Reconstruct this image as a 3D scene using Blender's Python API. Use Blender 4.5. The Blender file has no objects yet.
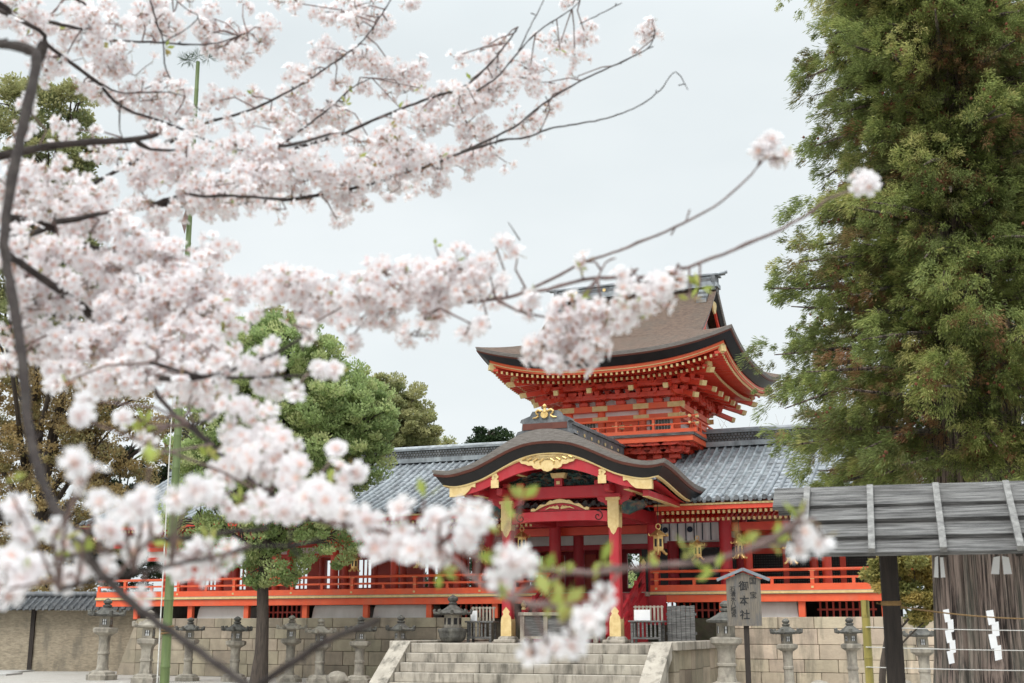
import bpy, math, random
import numpy as np
from mathutils import Vector, Matrix

# ------------------------------------------------------------------ camera, sky, sun, exposure
SC = bpy.context.scene
COL = SC.collection
F_PX, CAM_Z, HORIZON = 1250.0, 1.8, 628.0
TILT = math.atan((HORIZON - 341.5) / F_PX)
cam_data = bpy.data.cameras.new('camera')
cam = bpy.data.objects.new('camera', cam_data)
COL.objects.link(cam)
cam.location = (0, 0, CAM_Z)
cam.rotation_euler = (math.pi / 2 + TILT, 0, 0)
cam_data.sensor_width = 36.0
cam_data.lens = F_PX * 36.0 / 1024.0
cam_data.clip_start, cam_data.clip_end = 0.1, 2000
cam_data.dof.use_dof = True
cam_data.dof.focus_distance = 40.0
cam_data.dof.aperture_fstop = 4.8
SC.camera = cam

SUN_EL, SUN_AZ = math.radians(52), math.radians(215)      # azimuth clockwise from +Y: high, behind the camera and to the left
world = bpy.data.worlds.new('World')
SC.world = world
world.use_nodes = True
wn, wl = world.node_tree.nodes, world.node_tree.links
wn.clear()
w_out = wn.new('ShaderNodeOutputWorld')
w_bg = wn.new('ShaderNodeBackground')
w_sky = wn.new('ShaderNodeTexSky')
w_sky.sky_type = 'NISHITA'
w_sky.sun_disc = False
w_sky.sun_elevation = SUN_EL
w_sky.sun_rotation = SUN_AZ
w_sky.air_density, w_sky.dust_density, w_sky.ozone_density = 1.0, 3.0, 1.0
w_hs = wn.new('ShaderNodeHueSaturation')
w_hs.inputs['Saturation'].default_value = 0.30
wl.new(w_sky.outputs[0], w_hs.inputs['Color'])
# an even overcast cloud sheet over that sky, faintly mottled
w_tc = wn.new('ShaderNodeTexCoord')
w_map = wn.new('ShaderNodeMapping')
w_map.inputs['Scale'].default_value = (1.2, 1.2, 3.0)
wl.new(w_tc.outputs['Generated'], w_map.inputs['Vector'])
w_no = wn.new('ShaderNodeTexNoise')
w_no.inputs['Scale'].default_value = 1.6
w_no.inputs['Detail'].default_value = 5
wl.new(w_map.outputs[0], w_no.inputs['Vector'])
w_ra = wn.new('ShaderNodeValToRGB')
w_ra.color_ramp.elements[0].position, w_ra.color_ramp.elements[1].position = 0.34, 0.66
w_ra.color_ramp.elements[0].color = (7.9, 8.6, 8.85, 1)
w_ra.color_ramp.elements[1].color = (9.3, 9.85, 10.0, 1)
wl.new(w_no.outputs[0], w_ra.inputs[0])
w_mix = wn.new('ShaderNodeMix')
w_mix.data_type = 'RGBA'
w_mix.inputs[0].default_value = 0.85
wl.new(w_hs.outputs[0], w_mix.inputs[6])
wl.new(w_ra.outputs[0], w_mix.inputs[7])
# the cloud sheet is brightest overhead, as under any overcast
w_sep = wn.new('ShaderNodeSeparateXYZ')
wl.new(w_tc.outputs['Generated'], w_sep.inputs[0])
w_el = wn.new('ShaderNodeMapRange')
w_el.interpolation_type = 'SMOOTHSTEP'
w_el.inputs['From Min'].default_value, w_el.inputs['From Max'].default_value = 0.42, 0.95
w_el.inputs['To Min'].default_value, w_el.inputs['To Max'].default_value = 1.0, 3.0
wl.new(w_sep.outputs['Z'], w_el.inputs['Value'])
w_mul = wn.new('ShaderNodeVectorMath')
w_mul.operation = 'SCALE'
wl.new(w_mix.outputs[2], w_mul.inputs[0])
wl.new(w_el.outputs[0], w_mul.inputs['Scale'])
wl.new(w_mul.outputs[0], w_bg.inputs['Color'])
w_bg.inputs['Strength'].default_value = 0.09
wl.new(w_bg.outputs[0], w_out.inputs['Surface'])

sun_data = bpy.data.lights.new('sun', 'SUN')
sun_data.energy = 1.5
sun_data.angle = math.radians(25)
sun_data.color = (1.0, 0.97, 0.94)
sun = bpy.data.objects.new('sun', sun_data)
COL.objects.link(sun)
sd = Vector((math.sin(SUN_AZ) * math.cos(SUN_EL), math.cos(SUN_AZ) * math.cos(SUN_EL), math.sin(SUN_EL)))
sun.rotation_euler = sd.to_track_quat('Z', 'Y').to_euler()

SC.view_settings.view_transform = 'Standard'
SC.view_settings.look = 'None'
SC.view_settings.gamma = 1.0
SC.view_settings.use_curve_mapping = False
SC.view_settings.exposure = 0.25
SC.render.engine = 'CYCLES'
SC.cycles.use_adaptive_sampling = True
SC.cycles.adaptive_threshold = 0.02
SC.cycles.max_bounces = 10
SC.cycles.diffuse_bounces = 7
SC.cycles.transparent_max_bounces = 6

rng = random.Random(7)
nrg = np.random.default_rng(11)
R = math.radians

# ------------------------------------------------------------------ placing helpers
def ray(px, py):
    a = (px - 512) / F_PX
    b = -(py - 341.5) / F_PX
    d = Vector((a, math.cos(TILT) - b * math.sin(TILT), math.sin(TILT) + b * math.cos(TILT)))
    return d / d.y

def at(px, py, Y):                      # a point of the photograph at a known distance
    return Vector((0, 0, CAM_Z)) + ray(px, py) * Y

TH = R(22)                              # the shrine stands turned by 22 degrees
UX = Vector((math.cos(TH), -math.sin(TH), 0))
VX = Vector((math.sin(TH), math.cos(TH), 0))
ORG = at(561.5, 620, 40)
ORG.z = 0

def P(u, v, z=0):                       # shrine frame -> world
    return ORG + UX * u + VX * v + Vector((0, 0, z))

# ------------------------------------------------------------------ mesh helpers
class MB:
    def __init__(self):
        self.v, self.f, self.m = [], [], []

    def add(self, vs, fs, mi=0):
        b = len(self.v)
        self.v += [tuple(p) for p in vs]
        for f in fs:
            self.f.append(tuple(b + i for i in f))
            self.m.append(mi)
        return self

    def box(self, x0, x1, y0, y1, z0, z1, mi=0, ch=0.0):
        if ch > 0:
            c = ch
            vs = []
            for z, e in ((z0, c), (z0 + c, 0), (z1 - c, 0), (z1, c)):
                a0, a1, b0, b1 = x0 + e, x1 - e, y0 + e, y1 - e
                if e == 0:
                    vs += [(x0 + c, y0, z), (x1 - c, y0, z), (x1, y0 + c, z), (x1, y1 - c, z), (x1 - c, y1, z), (x0 + c, y1, z), (x0, y1 - c, z), (x0, y0 + c, z)]
                else:
                    vs += [(a0 + c * .3, b0, z), (a1 - c * .3, b0, z), (a1, b0 + c * .3, z), (a1, b1 - c * .3, z), (a1 - c * .3, b1, z), (a0 + c * .3, b1, z), (a0, b1 - c * .3, z), (a0, b0 + c * .3, z)]
            fs = [tuple(range(7, -1, -1)), tuple(range(24, 32))]
            for k in range(3):
                for i in range(8):
                    j = (i + 1) % 8
                    fs.append((k * 8 + i, k * 8 + j, k * 8 + 8 + j, k * 8 + 8 + i))
            return self.add(vs, fs, mi)
        vs = [(x0, y0, z0), (x1, y0, z0), (x1, y1, z0), (x0, y1, z0), (x0, y0, z1), (x1, y0, z1), (x1, y1, z1), (x0, y1, z1)]
        fs = [(3, 2, 1, 0), (4, 5, 6, 7), (0, 1, 5, 4), (1, 2, 6, 5), (2, 3, 7, 6), (3, 0, 4, 7)]
        return self.add(vs, fs, mi)

    def beam(self, p, q, w, h, mi=0, up=(0, 0, 1)):      # a squared bar from p to q
        p, q = Vector(p), Vector(q)
        d = (q - p).normalized()
        s = d.cross(Vector(up))
        if s.length < 1e-5:
            s = d.cross(Vector((1, 0, 0)))
        s.normalize()
        t = s.cross(d).normalized()
        vs = []
        for c in (p, q):
            for a, b in ((-1, -1), (1, -1), (1, 1), (-1, 1)):
                vs.append(c + s * (a * w / 2) + t * (b * h / 2))
        return self.add(vs, [(3, 2, 1, 0), (4, 5, 6, 7), (0, 1, 5, 4), (1, 2, 6, 5), (2, 3, 7, 6), (3, 0, 4, 7)], mi)

    def tube(self, pts, rad, n=8, mi=0, caps=True):
        pts = [Vector(p) for p in pts]
        if not isinstance(rad, (list, tuple)):
            rad = [rad] * len(pts)
        rings, prev = [], None
        for i, p in enumerate(pts):
            d = (pts[min(i + 1, len(pts) - 1)] - pts[max(i - 1, 0)])
            if d.length < 1e-9:
                d = Vector((0, 0, 1))
            d.normalize()
            if prev is None:
                s = d.cross(Vector((0, 0, 1)))
                if s.length < 0.05:
                    s = d.cross(Vector((1, 0, 0)))
            else:
                s = prev - d * prev.dot(d)
            s.normalize()
            prev = s
            t = d.cross(s)
            rings.append([p + (s * math.cos(2 * math.pi * k / n) + t * math.sin(2 * math.pi * k / n)) * rad[i] for k in range(n)])
        vs = [q for r in rings for q in r]
        fs = []
        for i in range(len(pts) - 1):
            for k in range(n):
                l = (k + 1) % n
                fs.append((i * n + k, i * n + l, i * n + n + l, i * n + n + k))
        if caps:
            fs += [tuple(range(n - 1, -1, -1)), tuple(range((len(pts) - 1) * n, len(pts) * n))]
        return self.add(vs, fs, mi)

    def lathe(self, prof, n=16, cx=0, cy=0, mi=0, rot=0.0, z=0.0, flare=None):
        vs, fs = [], []
        for j, (r, h) in enumerate(prof):
            for k in range(n):
                a = rot + 2 * math.pi * k / n
                rr, hh = r, h
                if flare and k % flare[0] == 0:
                    rr, hh = r * (1 + flare[1] * (j in flare[3])), h + flare[2] * (j in flare[3])
                vs.append((cx + rr * math.cos(a), cy + rr * math.sin(a), z + hh))
        for j in range(len(prof) - 1):
            for k in range(n):
                l = (k + 1) % n
                fs.append((j * n + k, j * n + l, j * n + n + l, j * n + n + k))
        fs += [tuple(range(n - 1, -1, -1)), tuple(range((len(prof) - 1) * n, len(prof) * n))]
        return self.add(vs, fs, mi)

    def prism(self, poly, y0, y1, mi=0):                 # outline in x,z pushed along y
        n = len(poly)
        vs = [(x, y0, z) for x, z in poly] + [(x, y1, z) for x, z in poly]
        fs = [tuple(range(n)), tuple(range(2 * n - 1, n - 1, -1))]
        for i in range(n):
            j = (i + 1) % n
            fs.append((j, i, n + i, n + j))
        return self.add(vs, fs, mi)

    def grid(self, rows, mi=0, close=False):
        n = len(rows[0])
        vs = [p for r in rows for p in r]
        fs = []
        for i in range(len(rows) - 1):
            for k in range(n if close else n - 1):
                l = (k + 1) % n
                fs.append((i * n + k, i * n + l, i * n + n + l, i * n + n + k))
        return self.add(vs, fs, mi)

    def loft(self, rings, mi=0, caps=True, loop=False):  # closed cross-sections joined along a path
        n = len(rings[0])
        vs = [p for r in rings for p in r]
        fs = []
        m = len(rings)
        for i in range(m if loop else m - 1):
            i2 = (i + 1) % m
            for k in range(n):
                l = (k + 1) % n
                fs.append((i * n + k, i * n + l, i2 * n + l, i2 * n + k))
        if caps and not loop:
            fs += [tuple(range(n - 1, -1, -1)), tuple(range((m - 1) * n, m * n))]
        return self.add(vs, fs, mi)

    def disc(self, c, r, ax, h, n=10, mi=0):
        c, ax = Vector(c), Vector(ax).normalized()
        return self.tube([c, c + ax * h], r, n, mi)

    def moved(self, off):
        self.v = [(a + off[0], b + off[1], c + off[2]) for a, b, c in self.v]
        return self

    def mesh(self, name, mats, smooth=False):
        me = bpy.data.meshes.new(name)
        me.from_pydata(self.v, [], self.f)
        for m in (mats if isinstance(mats, (list, tuple)) else [mats]):
            me.materials.append(m)
        me.polygons.foreach_set('material_index', self.m)
        if smooth:
            me.polygons.foreach_set('use_smooth', [True] * len(self.f))
            try:
                me.set_sharp_from_angle(angle=R(42))
            except Exception:
                pass
        me.update()
        import bmesh
        bm = bmesh.new()
        bm.from_mesh(me)
        bmesh.ops.recalc_face_normals(bm, faces=bm.faces)
        bm.to_mesh(me)
        bm.free()
        return me

OFF = {}

def off_of(o):
    while o is not None:
        if o.name in OFF:
            return OFF[o.name]
        o = o.parent
    return (0, 0, 0)

def inst(name, me, parent=None, loc=(0, 0, 0), rz=0.0, label=None):
    o = bpy.data.objects.new(name, me)
    COL.objects.link(o)
    o.parent = parent
    o.location = loc
    o.rotation_euler = (0, 0, rz)
    if label:
        o['label'] = label
    return o

def part(name, mb, mats, parent=None, smooth=False, label=None):
    f = off_of(parent)
    if f != (0, 0, 0):
        mb.moved((-f[0], -f[1], -f[2]))
    return inst(name, mb.mesh(name, mats, smooth), parent, label=label)

def tag(o, label=None, cat=None, group=None, kind=None):
    if label:
        o['label'] = label
    if cat:
        o['category'] = cat
    if group:
        o['group'] = group
    if kind:
        o['kind'] = kind
    return o

def thing(name, label, cat, loc=(0, 0, 0), rz=0.0, group=None):
    o = bpy.data.objects.new(name, None)
    COL.objects.link(o)
    o.location = loc
    o.rotation_euler = (0, 0, rz)
    o.empty_display_size = 0.2
    return tag(o, label, cat, group)

def sthing(name, label, cat, u, v, z=0.0, group=None):     # a thing laid out in shrine coordinates
    o = thing(name, label, cat, P(u, v, z), -TH, group)
    OFF[o.name] = (u, v, z)
    return o

def copy_tree(o, parent=None):
    c = o.copy()
    COL.objects.link(c)
    c.parent = parent
    for ch in list(o.children):
        copy_tree(ch, c)
    return c

def np_mesh(name, V, F, mats, mi=None, var=None, smooth=False):
    V = np.ascontiguousarray(V, dtype=np.float32)
    F = np.ascontiguousarray(F, dtype=np.int32)
    k = F.shape[1]
    me = bpy.data.meshes.new(name)
    me.vertices.add(len(V))
    me.vertices.foreach_set('co', V.ravel())
    me.loops.add(F.size)
    me.loops.foreach_set('vertex_index', F.ravel())
    me.polygons.add(len(F))
    me.polygons.foreach_set('loop_start', np.arange(0, F.size, k, dtype=np.int32))
    for m in (mats if isinstance(mats, (list, tuple)) else [mats]):
        me.materials.append(m)
    if mi is not None:
        me.polygons.foreach_set('material_index', np.ascontiguousarray(mi, dtype=np.int32))
    if smooth:
        me.polygons.foreach_set('use_smooth', np.ones(len(F), dtype=bool))
    if var is not None:
        a = me.attributes.new('tone', 'FLOAT', 'POINT')
        a.data.foreach_set('value', np.ascontiguousarray(var, dtype=np.float32))
    me.update()
    me.validate()
    return me

# ------------------------------------------------------------------ materials
def mat(name, c1, c2=None, scale=4.0, rough=0.7, bump=0.0, metal=0.0, stretch=(1, 1, 1), island=0.0, spec=0.4,
        stain=None, stain_scale=1.2, stain_amt=0.6, stain_stretch=(1, 1, 0.35), lo=0.35, hi=0.68, bump_scale=None, local=False):
    m = bpy.data.materials.new(name)
    m.use_nodes = True
    n, l = m.node_tree.nodes, m.node_tree.links
    b = n['Principled BSDF']
    b.inputs['Roughness'].default_value = rough
    b.inputs['Metallic'].default_value = metal
    b.inputs['Specular IOR Level'].default_value = spec
    if local:
        src = n.new('ShaderNodeTexCoord').outputs['Object']
    else:
        src = n.new('ShaderNodeNewGeometry').outputs['Position']

    def noise(sc, st, detail=6):
        mp = n.new('ShaderNodeMapping')
        mp.inputs['Scale'].default_value = st
        l.new(src, mp.inputs['Vector'])
        t = n.new('ShaderNodeTexNoise')
        t.inputs['Scale'].default_value = sc
        t.inputs['Detail'].default_value = detail
        t.inputs['Roughness'].default_value = 0.62
        l.new(mp.outputs[0], t.inputs['Vector'])
        return t
    c2 = c2 or tuple(x * 0.8 for x in c1)
    t = noise(scale, stretch)
    r = n.new('ShaderNodeValToRGB')
    r.color_ramp.elements[0].position, r.color_ramp.elements[1].position = lo, hi
    r.color_ramp.elements[0].color = (*c2, 1)
    r.color_ramp.elements[1].color = (*c1, 1)
    l.new(t.outputs[0], r.inputs[0])
    col = r.outputs[0]
    if island:
        g = n.new('ShaderNodeNewGeometry')
        hs = n.new('ShaderNodeHueSaturation')
        mr = n.new('ShaderNodeMapRange')
        mr.inputs['To Min'].default_value = 1 - island
        mr.inputs['To Max'].default_value = 1 + island
        l.new(g.outputs['Random Per Island'], mr.inputs['Value'])
        l.new(mr.outputs[0], hs.inputs['Value'])
        mr2 = n.new('ShaderNodeMapRange')
        mr2.inputs['To Min'].default_value = 0.5 - island * 0.06
        mr2.inputs['To Max'].default_value = 0.5 + island * 0.06
        mu = n.new('ShaderNodeMath')
        mu.operation = 'FRACT'
        m7 = n.new('ShaderNodeMath')
        m7.operation = 'MULTIPLY'
        m7.inputs[1].default_value = 7.31
        l.new(g.outputs['Random Per Island'], m7.inputs[0])
        l.new(m7.outputs[0], mu.inputs[0])
        l.new(mu.outputs[0], mr2.inputs['Value'])
        l.new(mr2.outputs[0], hs.inputs['Hue'])
        l.new(col, hs.inputs['Color'])
        col = hs.outputs[0]
    if stain:
        ts = noise(stain_scale, stain_stretch, 8)
        rs = n.new('ShaderNodeValToRGB')
        rs.color_ramp.elements[0].position, rs.color_ramp.elements[1].position = 0.48, 0.68
        rs.color_ramp.elements[0].color = (0, 0, 0, 1)
        rs.color_ramp.elements[1].color = (stain_amt,) * 3 + (1,)
        l.new(ts.outputs[0], rs.inputs[0])
        mx = n.new('ShaderNodeMix')
        mx.data_type = 'RGBA'
        l.new(rs.outputs[0], mx.inputs[0])
        l.new(col, mx.inputs[6])
        mx.inputs[7].default_value = (*stain, 1)
        col = mx.outputs[2]
    l.new(col, b.inputs['Base Color'])
    if bump:
        tb = noise(bump_scale or scale * 3, stretch, 8)
        bp = n.new('ShaderNodeBump')
        bp.inputs['Strength'].default_value = bump
        bp.inputs['Distance'].default_value = 0.03
        l.new(tb.outputs[0], bp.inputs['Height'])
        l.new(bp.outputs[0], b.inputs['Normal'])
    return m

def leaf_mat(name, cols, trans=0.3, rough=0.55, jitter=0.25, spec=0.3):
    m = bpy.data.materials.new(name)
    m.use_nodes = True
    n, l = m.node_tree.nodes, m.node_tree.links
    b = n['Principled BSDF']
    b.inputs['Roughness'].default_value = rough
    b.inputs['Specular IOR Level'].default_value = spec
    a = n.new('ShaderNodeAttribute')
    a.attribute_name = 'tone'
    r = n.new('ShaderNodeValToRGB')
    el = r.color_ramp.elements
    while len(el) < len(cols):
        el.new(0.5)
    for i, c in enumerate(cols):
        el[i].position = i / (len(cols) - 1)
        el[i].color = (*c, 1)
    l.new(a.outputs['Fac'], r.inputs[0])
    g = n.new('ShaderNodeNewGeometry')
    mr = n.new('ShaderNodeMapRange')
    mr.inputs['To Min'].default_value, mr.inputs['To Max'].default_value = 1 - jitter, 1 + jitter
    l.new(g.outputs['Random Per Island'], mr.inputs['Value'])
    hs = n.new('ShaderNodeHueSaturation')
    l.new(mr.outputs[0], hs.inputs['Value'])
    l.new(r.outputs[0], hs.inputs['Color'])
    l.new(hs.outputs[0], b.inputs['Base Color'])
    tr = n.new('ShaderNodeBsdfTranslucent')
    l.new(hs.outputs[0], tr.inputs['Color'])
    mx = n.new('ShaderNodeMixShader')
    mx.inputs[0].default_value = trans
    out = n['Material Output']
    l.new(b.outputs[0], mx.inputs[1])
    l.new(tr.outputs[0], mx.inputs[2])
    l.new(mx.outputs[0], out.inputs['Surface'])
    return m

M = dict(
    vermilion=mat('vermilion_lacquer', (0.86, 0.145, 0.055), (0.76, 0.105, 0.04), 1.6, 0.5, spec=0.4, stain=(0.62, 0.16, 0.09), stain_amt=0.55, stain_scale=2.2),
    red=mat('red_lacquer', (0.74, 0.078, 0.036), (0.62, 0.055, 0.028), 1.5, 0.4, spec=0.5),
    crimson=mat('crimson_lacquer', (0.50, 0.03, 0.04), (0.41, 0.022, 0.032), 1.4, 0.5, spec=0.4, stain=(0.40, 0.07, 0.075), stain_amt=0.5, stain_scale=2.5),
    gold=mat('gilded_metal', (0.84, 0.60, 0.26), (0.62, 0.41, 0.15), 9, 0.42, bump=0.25, metal=0.75, spec=0.5),
    gilt=mat('gilt_paint', (0.80, 0.62, 0.31), (0.66, 0.47, 0.2), 6, 0.5, spec=0.4),
    bark_roof=mat('cypress_bark_thatch', (0.19, 0.13, 0.096), (0.075, 0.05, 0.038), 7, 0.92, bump=1.0, stretch=(0.9, 0.9, 7), stain=(0.10, 0.088, 0.072), stain_amt=0.5, stain_scale=0.9, bump_scale=14),
    bark_edge=mat('thatch_edge', (0.31, 0.285, 0.265), (0.17, 0.15, 0.135), 5, 0.9, bump=0.6, stretch=(1, 1, 12)),
    brown_edge=mat('brown_edge_board', (0.14, 0.045, 0.03), (0.10, 0.03, 0.02), 3, 0.6),
    black=mat('black_lacquer', (0.012, 0.010, 0.011), (0.02, 0.017, 0.018), 3, 0.45),
    tile=mat('grey_roof_tile', (0.34, 0.37, 0.39), (0.20, 0.22, 0.24), 3.2, 0.42, bump=0.15, spec=0.6, stain=(0.10, 0.105, 0.11), stain_scale=2.5, stain_amt=0.75, island=0.22),
    tile_dark=mat('weathered_ridge_tile', (0.16, 0.17, 0.18), (0.07, 0.075, 0.08), 6, 0.55, bump=0.4, stain=(0.27, 0.27, 0.27), stain_scale=3, stain_amt=0.5),
    plaster=mat('white_plaster', (0.82, 0.80, 0.78), (0.74, 0.72, 0.69), 1.4, 0.85, stain=(0.5, 0.47, 0.43), stain_amt=0.4),
    dark_wood=mat('dark_timber', (0.045, 0.034, 0.028), (0.022, 0.017, 0.014), 7, 0.75, bump=0.4, stretch=(4, 4, 0.4)),
    lattice=mat('black_lattice', (0.018, 0.018, 0.017), (0.010, 0.010, 0.010), 4, 0.55),
    backing=mat('dark_shutter_backing', (0.36, 0.36, 0.34), (0.26, 0.26, 0.25), 4, 0.8),
    stone=mat('ashlar_stone', (0.60, 0.50, 0.37), (0.46, 0.38, 0.285), 1.6, 0.88, bump=0.8, island=0.22, stain=(0.17, 0.155, 0.12), stain_scale=1.7, stain_amt=0.8, stain_stretch=(1.5, 1.5, .3), bump_scale=9),
    stone_old=mat('weathered_ashlar', (0.40, 0.34, 0.25), (0.27, 0.23, 0.17), 1.4, 0.9, bump=0.6, island=0.24, stain=(0.12, 0.11, 0.09), stain_scale=1.2, stain_amt=0.6, bump_scale=9),
    step=mat('step_stone', (0.47, 0.425, 0.355), (0.33, 0.295, 0.245), 2.2, 0.85, bump=0.4, island=0.09, stain=(0.10, 0.09, 0.072), stain_scale=2.6, stain_amt=0.9, stain_stretch=(1.4, 1.4, 0.3), bump_scale=16),
    mortar=mat('dark_joint', (0.085, 0.074, 0.06), (0.05, 0.044, 0.036), 5, 0.95),
    lantern=mat('lantern_stone', (0.43, 0.39, 0.32), (0.28, 0.25, 0.21), 5, 0.9, bump=0.6, stain=(0.085, 0.08, 0.068), stain_scale=3.2, stain_amt=0.7, bump_scale=22),
    lantern_dark=mat('mossy_lantern_stone', (0.135, 0.13, 0.118), (0.06, 0.058, 0.052), 6, 0.92, bump=0.7, stain=(0.25, 0.24, 0.2), stain_scale=4, stain_amt=0.5, bump_scale=24),
    verdigris=mat('verdigris_copper', (0.13, 0.17, 0.145), (0.075, 0.095, 0.085), 5, 0.7, stain=(0.2, 0.19, 0.15), stain_amt=0.5),
    paper=mat('white_paper', (0.82, 0.82, 0.82), (0.76, 0.76, 0.77), 4, 0.8),
    greywood=mat('weathered_grey_timber', (0.25, 0.245, 0.235), (0.06, 0.058, 0.057), 6, 0.85, lo=.38, hi=.66, bump=0.9, stretch=(0.5, 6, 9), stain=(0.085, 0.08, 0.076), stain_scale=2.2, stain_amt=0.6, stain_stretch=(0.6, 2, 2), local=True, bump_scale=10, island=0.14),
    battenwood=mat('silvery_batten', (0.30, 0.295, 0.28), (0.15, 0.145, 0.14), 6, 0.82, bump=0.5, stretch=(3, 3, 3), local=True),
    palewood=mat('pale_bare_timber', (0.43, 0.38, 0.31), (0.27, 0.235, 0.19), 5, 0.75, bump=0.3, stretch=(5, 5, 0.5), stain=(0.17, 0.15, 0.13), stain_amt=0.5, local=True, island=0.12),
    signwood=mat('sign_timber', (0.24, 0.20, 0.15), (0.125, 0.115, 0.105), 6, 0.8, bump=0.4, stretch=(6, 6, 0.5), stain=(0.12, 0.118, 0.12), stain_scale=2.8, stain_amt=0.85, stain_stretch=(2.5, 2.5, 0.5), local=True),
    lead=mat('grey_sheet_metal', (0.30, 0.33, 0.36), (0.22, 0.24, 0.27), 5, 0.5, metal=0.3),
    ink=mat('black_ink', (0.02, 0.02, 0.022), (0.03, 0.03, 0.03), 5, 0.8),
    bark=mat('tree_bark', (0.105, 0.082, 0.066), (0.045, 0.036, 0.03), 6, 0.93, bump=1.0, stretch=(3, 3, 0.35), bump_scale=9),
    cedar_bark=mat('cedar_bark', (0.25, 0.19, 0.16), (0.035, 0.026, 0.023), 5.5, 0.95, bump=1.0, lo=.42, hi=.58, stretch=(5.2, 5.2, 0.16), stain=(0.17, 0.175, 0.14), stain_scale=1.6, stain_amt=0.5, stain_stretch=(1.5, 1.5, 0.3), bump_scale=11),
    cherry_bark=mat('cherry_bark', (0.062, 0.045, 0.040), (0.026, 0.018, 0.016), 40, 0.8, bump=0.7, stain=(0.11, 0.095, 0.08), stain_scale=18, stain_amt=0.4, stain_stretch=(1, 1, 1)),
    twig=mat('cherry_twig', (0.22, 0.15, 0.135), (0.11, 0.072, 0.066), 60, 0.7),
    bamboo=mat('green_bamboo', (0.14, 0.185, 0.06), (0.09, 0.13, 0.042), 3, 0.5, stretch=(4, 4, 0.4), spec=0.5),
    bamboo_old=mat('yellow_bamboo', (0.30, 0.24, 0.06), (0.19, 0.165, 0.04), 4, 0.45, stretch=(4, 4, 0.5)),
    rope=mat('straw_rope', (0.30, 0.185, 0.075), (0.20, 0.12, 0.05), 30, 0.9),
    cord=mat('white_cord', (0.68, 0.67, 0.63), (0.54, 0.52, 0.49), 30, 0.85),
    ground=mat('raked_gravel', (0.44, 0.42, 0.385), (0.33, 0.31, 0.28), 12, 0.95, bump=0.6, stain=(0.3, 0.27, 0.22), stain_amt=0.5, stain_stretch=(1, 1, 1)),
    paving=mat('stone_paving', (0.43, 0.42, 0.40), (0.33, 0.32, 0.30), 1.4, 0.85, bump=0.3, island=0.08),
    earth=mat('dark_soil', (0.10, 0.085, 0.06), (0.06, 0.05, 0.036), 3, 0.95, bump=0.6, stain=(0.06, 0.09, 0.03), stain_amt=0.6, stain_stretch=(1, 1, 1)),
    mudwall=mat('tan_earth_wall', (0.44, 0.37, 0.27), (0.27, 0.225, 0.165), 5, 0.95, bump=0.9, stretch=(1, 1, 3), stain=(0.16, 0.145, 0.115), stain_scale=1.6, stain_amt=0.75),
    carving=mat('painted_carving', (0.04, 0.11, 0.085), (0.018, 0.035, 0.05), 7, 0.6, bump=0.8, stain=(0.28, 0.11, 0.05), stain_scale=6, stain_amt=0.7, stain_stretch=(1, 1, 1)),
    cloth=mat('white_cloth', (0.66, 0.66, 0.67), (0.58, 0.58, 0.6), 2, 0.85),
    crest=mat('navy_crest', (0.02, 0.03, 0.055), (0.02, 0.03, 0.05), 2, 0.85),
)

# ------------------------------------------------------------------ the ground
g = MB()
rows = []
for j in range(41):
    y = -60 + j * 22.0
    rows.append([(-450 + i * 22.5, y, 0.0) for i in range(41)])
g.grid(rows)
tag(part('ground', g, M['ground']), kind='structure')
w = MB()
for i in range(9):
    for j in range(2):
        w.box(-23.6 + j * 1.62, -22.02 + j * 1.62, 38 + i * 2.02, 40 + i * 2.02, -0.1, 0.05 + 0.004 * j, ch=0.01)
for i in range(7):
    w.box(-30 + i * 1.5, -28.53 + i * 1.5, 49.9, 51.6, -0.1, 0.075, ch=0.01)
tag(part('paved_path', w, M['paving']), kind='structure')

# ground of the shrine terrace, behind the retaining wall
t = MB().box(-19.1, 60, 4.35, 60, -0.5, 2.12)
te = part('terrace_ground', t, M['earth'])
te.location, te.rotation_euler = ORG, (0, 0, -TH)
tag(te, kind='structure')

# ------------------------------------------------------------------ stone retaining walls, block by block
def ashlar(mb, u0, u1, vf, courses, seed, wmin, wmax, batter=0.0, dep=0.5, mi=0):
    r = random.Random(seed)
    z = 0.0
    for ci, h in enumerate(courses):
        u = u0 - r.random() * 0.3
        while u < u1 - 1e-4:
            w_ = r.uniform(wmin, wmax)
            a, b = max(u, u0), min(u + w_, u1)
            if u1 - b < 0.22:
                b = u1
            if b - a > 0.05:
                e = r.uniform(0, 0.022)
                v0 = vf + batter * z - e
                mb.box(a + 0.007, b - 0.007, v0, vf + dep, z + 0.006, z + h - 0.006, mi, ch=0.014)
            u = b
            if b >= u1:
                break
        z += h

C_R = [0.42, 0.40, 0.46, 0.50, 0.37]
wr = sthing('retaining_wall', 'pale tan ashlar retaining wall right of the stone stairs', 'stone wall', 12, 3.8)
b = MB(); ashlar(b, 4.42, 24, 3.8, C_R, 3, 0.75, 1.35)
part('stone_blocks', b, M['stone'], wr)
part('joint_backing', MB().box(4.43, 23.98, 3.86, 4.34, 0, 2.1), M['mortar'], wr)
wl_ = sthing('retaining_wall', 'weathered grey brown ashlar retaining wall left of the stone stairs', 'stone wall', -12, 3.8)
b = MB(); ashlar(b, -19.2, -4.42, 3.8, [0.46, 0.5, 0.44, 0.42, 0.35], 5, 0.6, 1.25)
part('stone_blocks', b, M['stone_old'], wl_)
part('joint_backing', MB().box(-19.2, -4.43, 3.86, 4.34, 0, 2.1), M['mortar'], wl_)
b = MB()                                                     # battered outer end
r_ = random.Random(9)
z = 0
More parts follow.
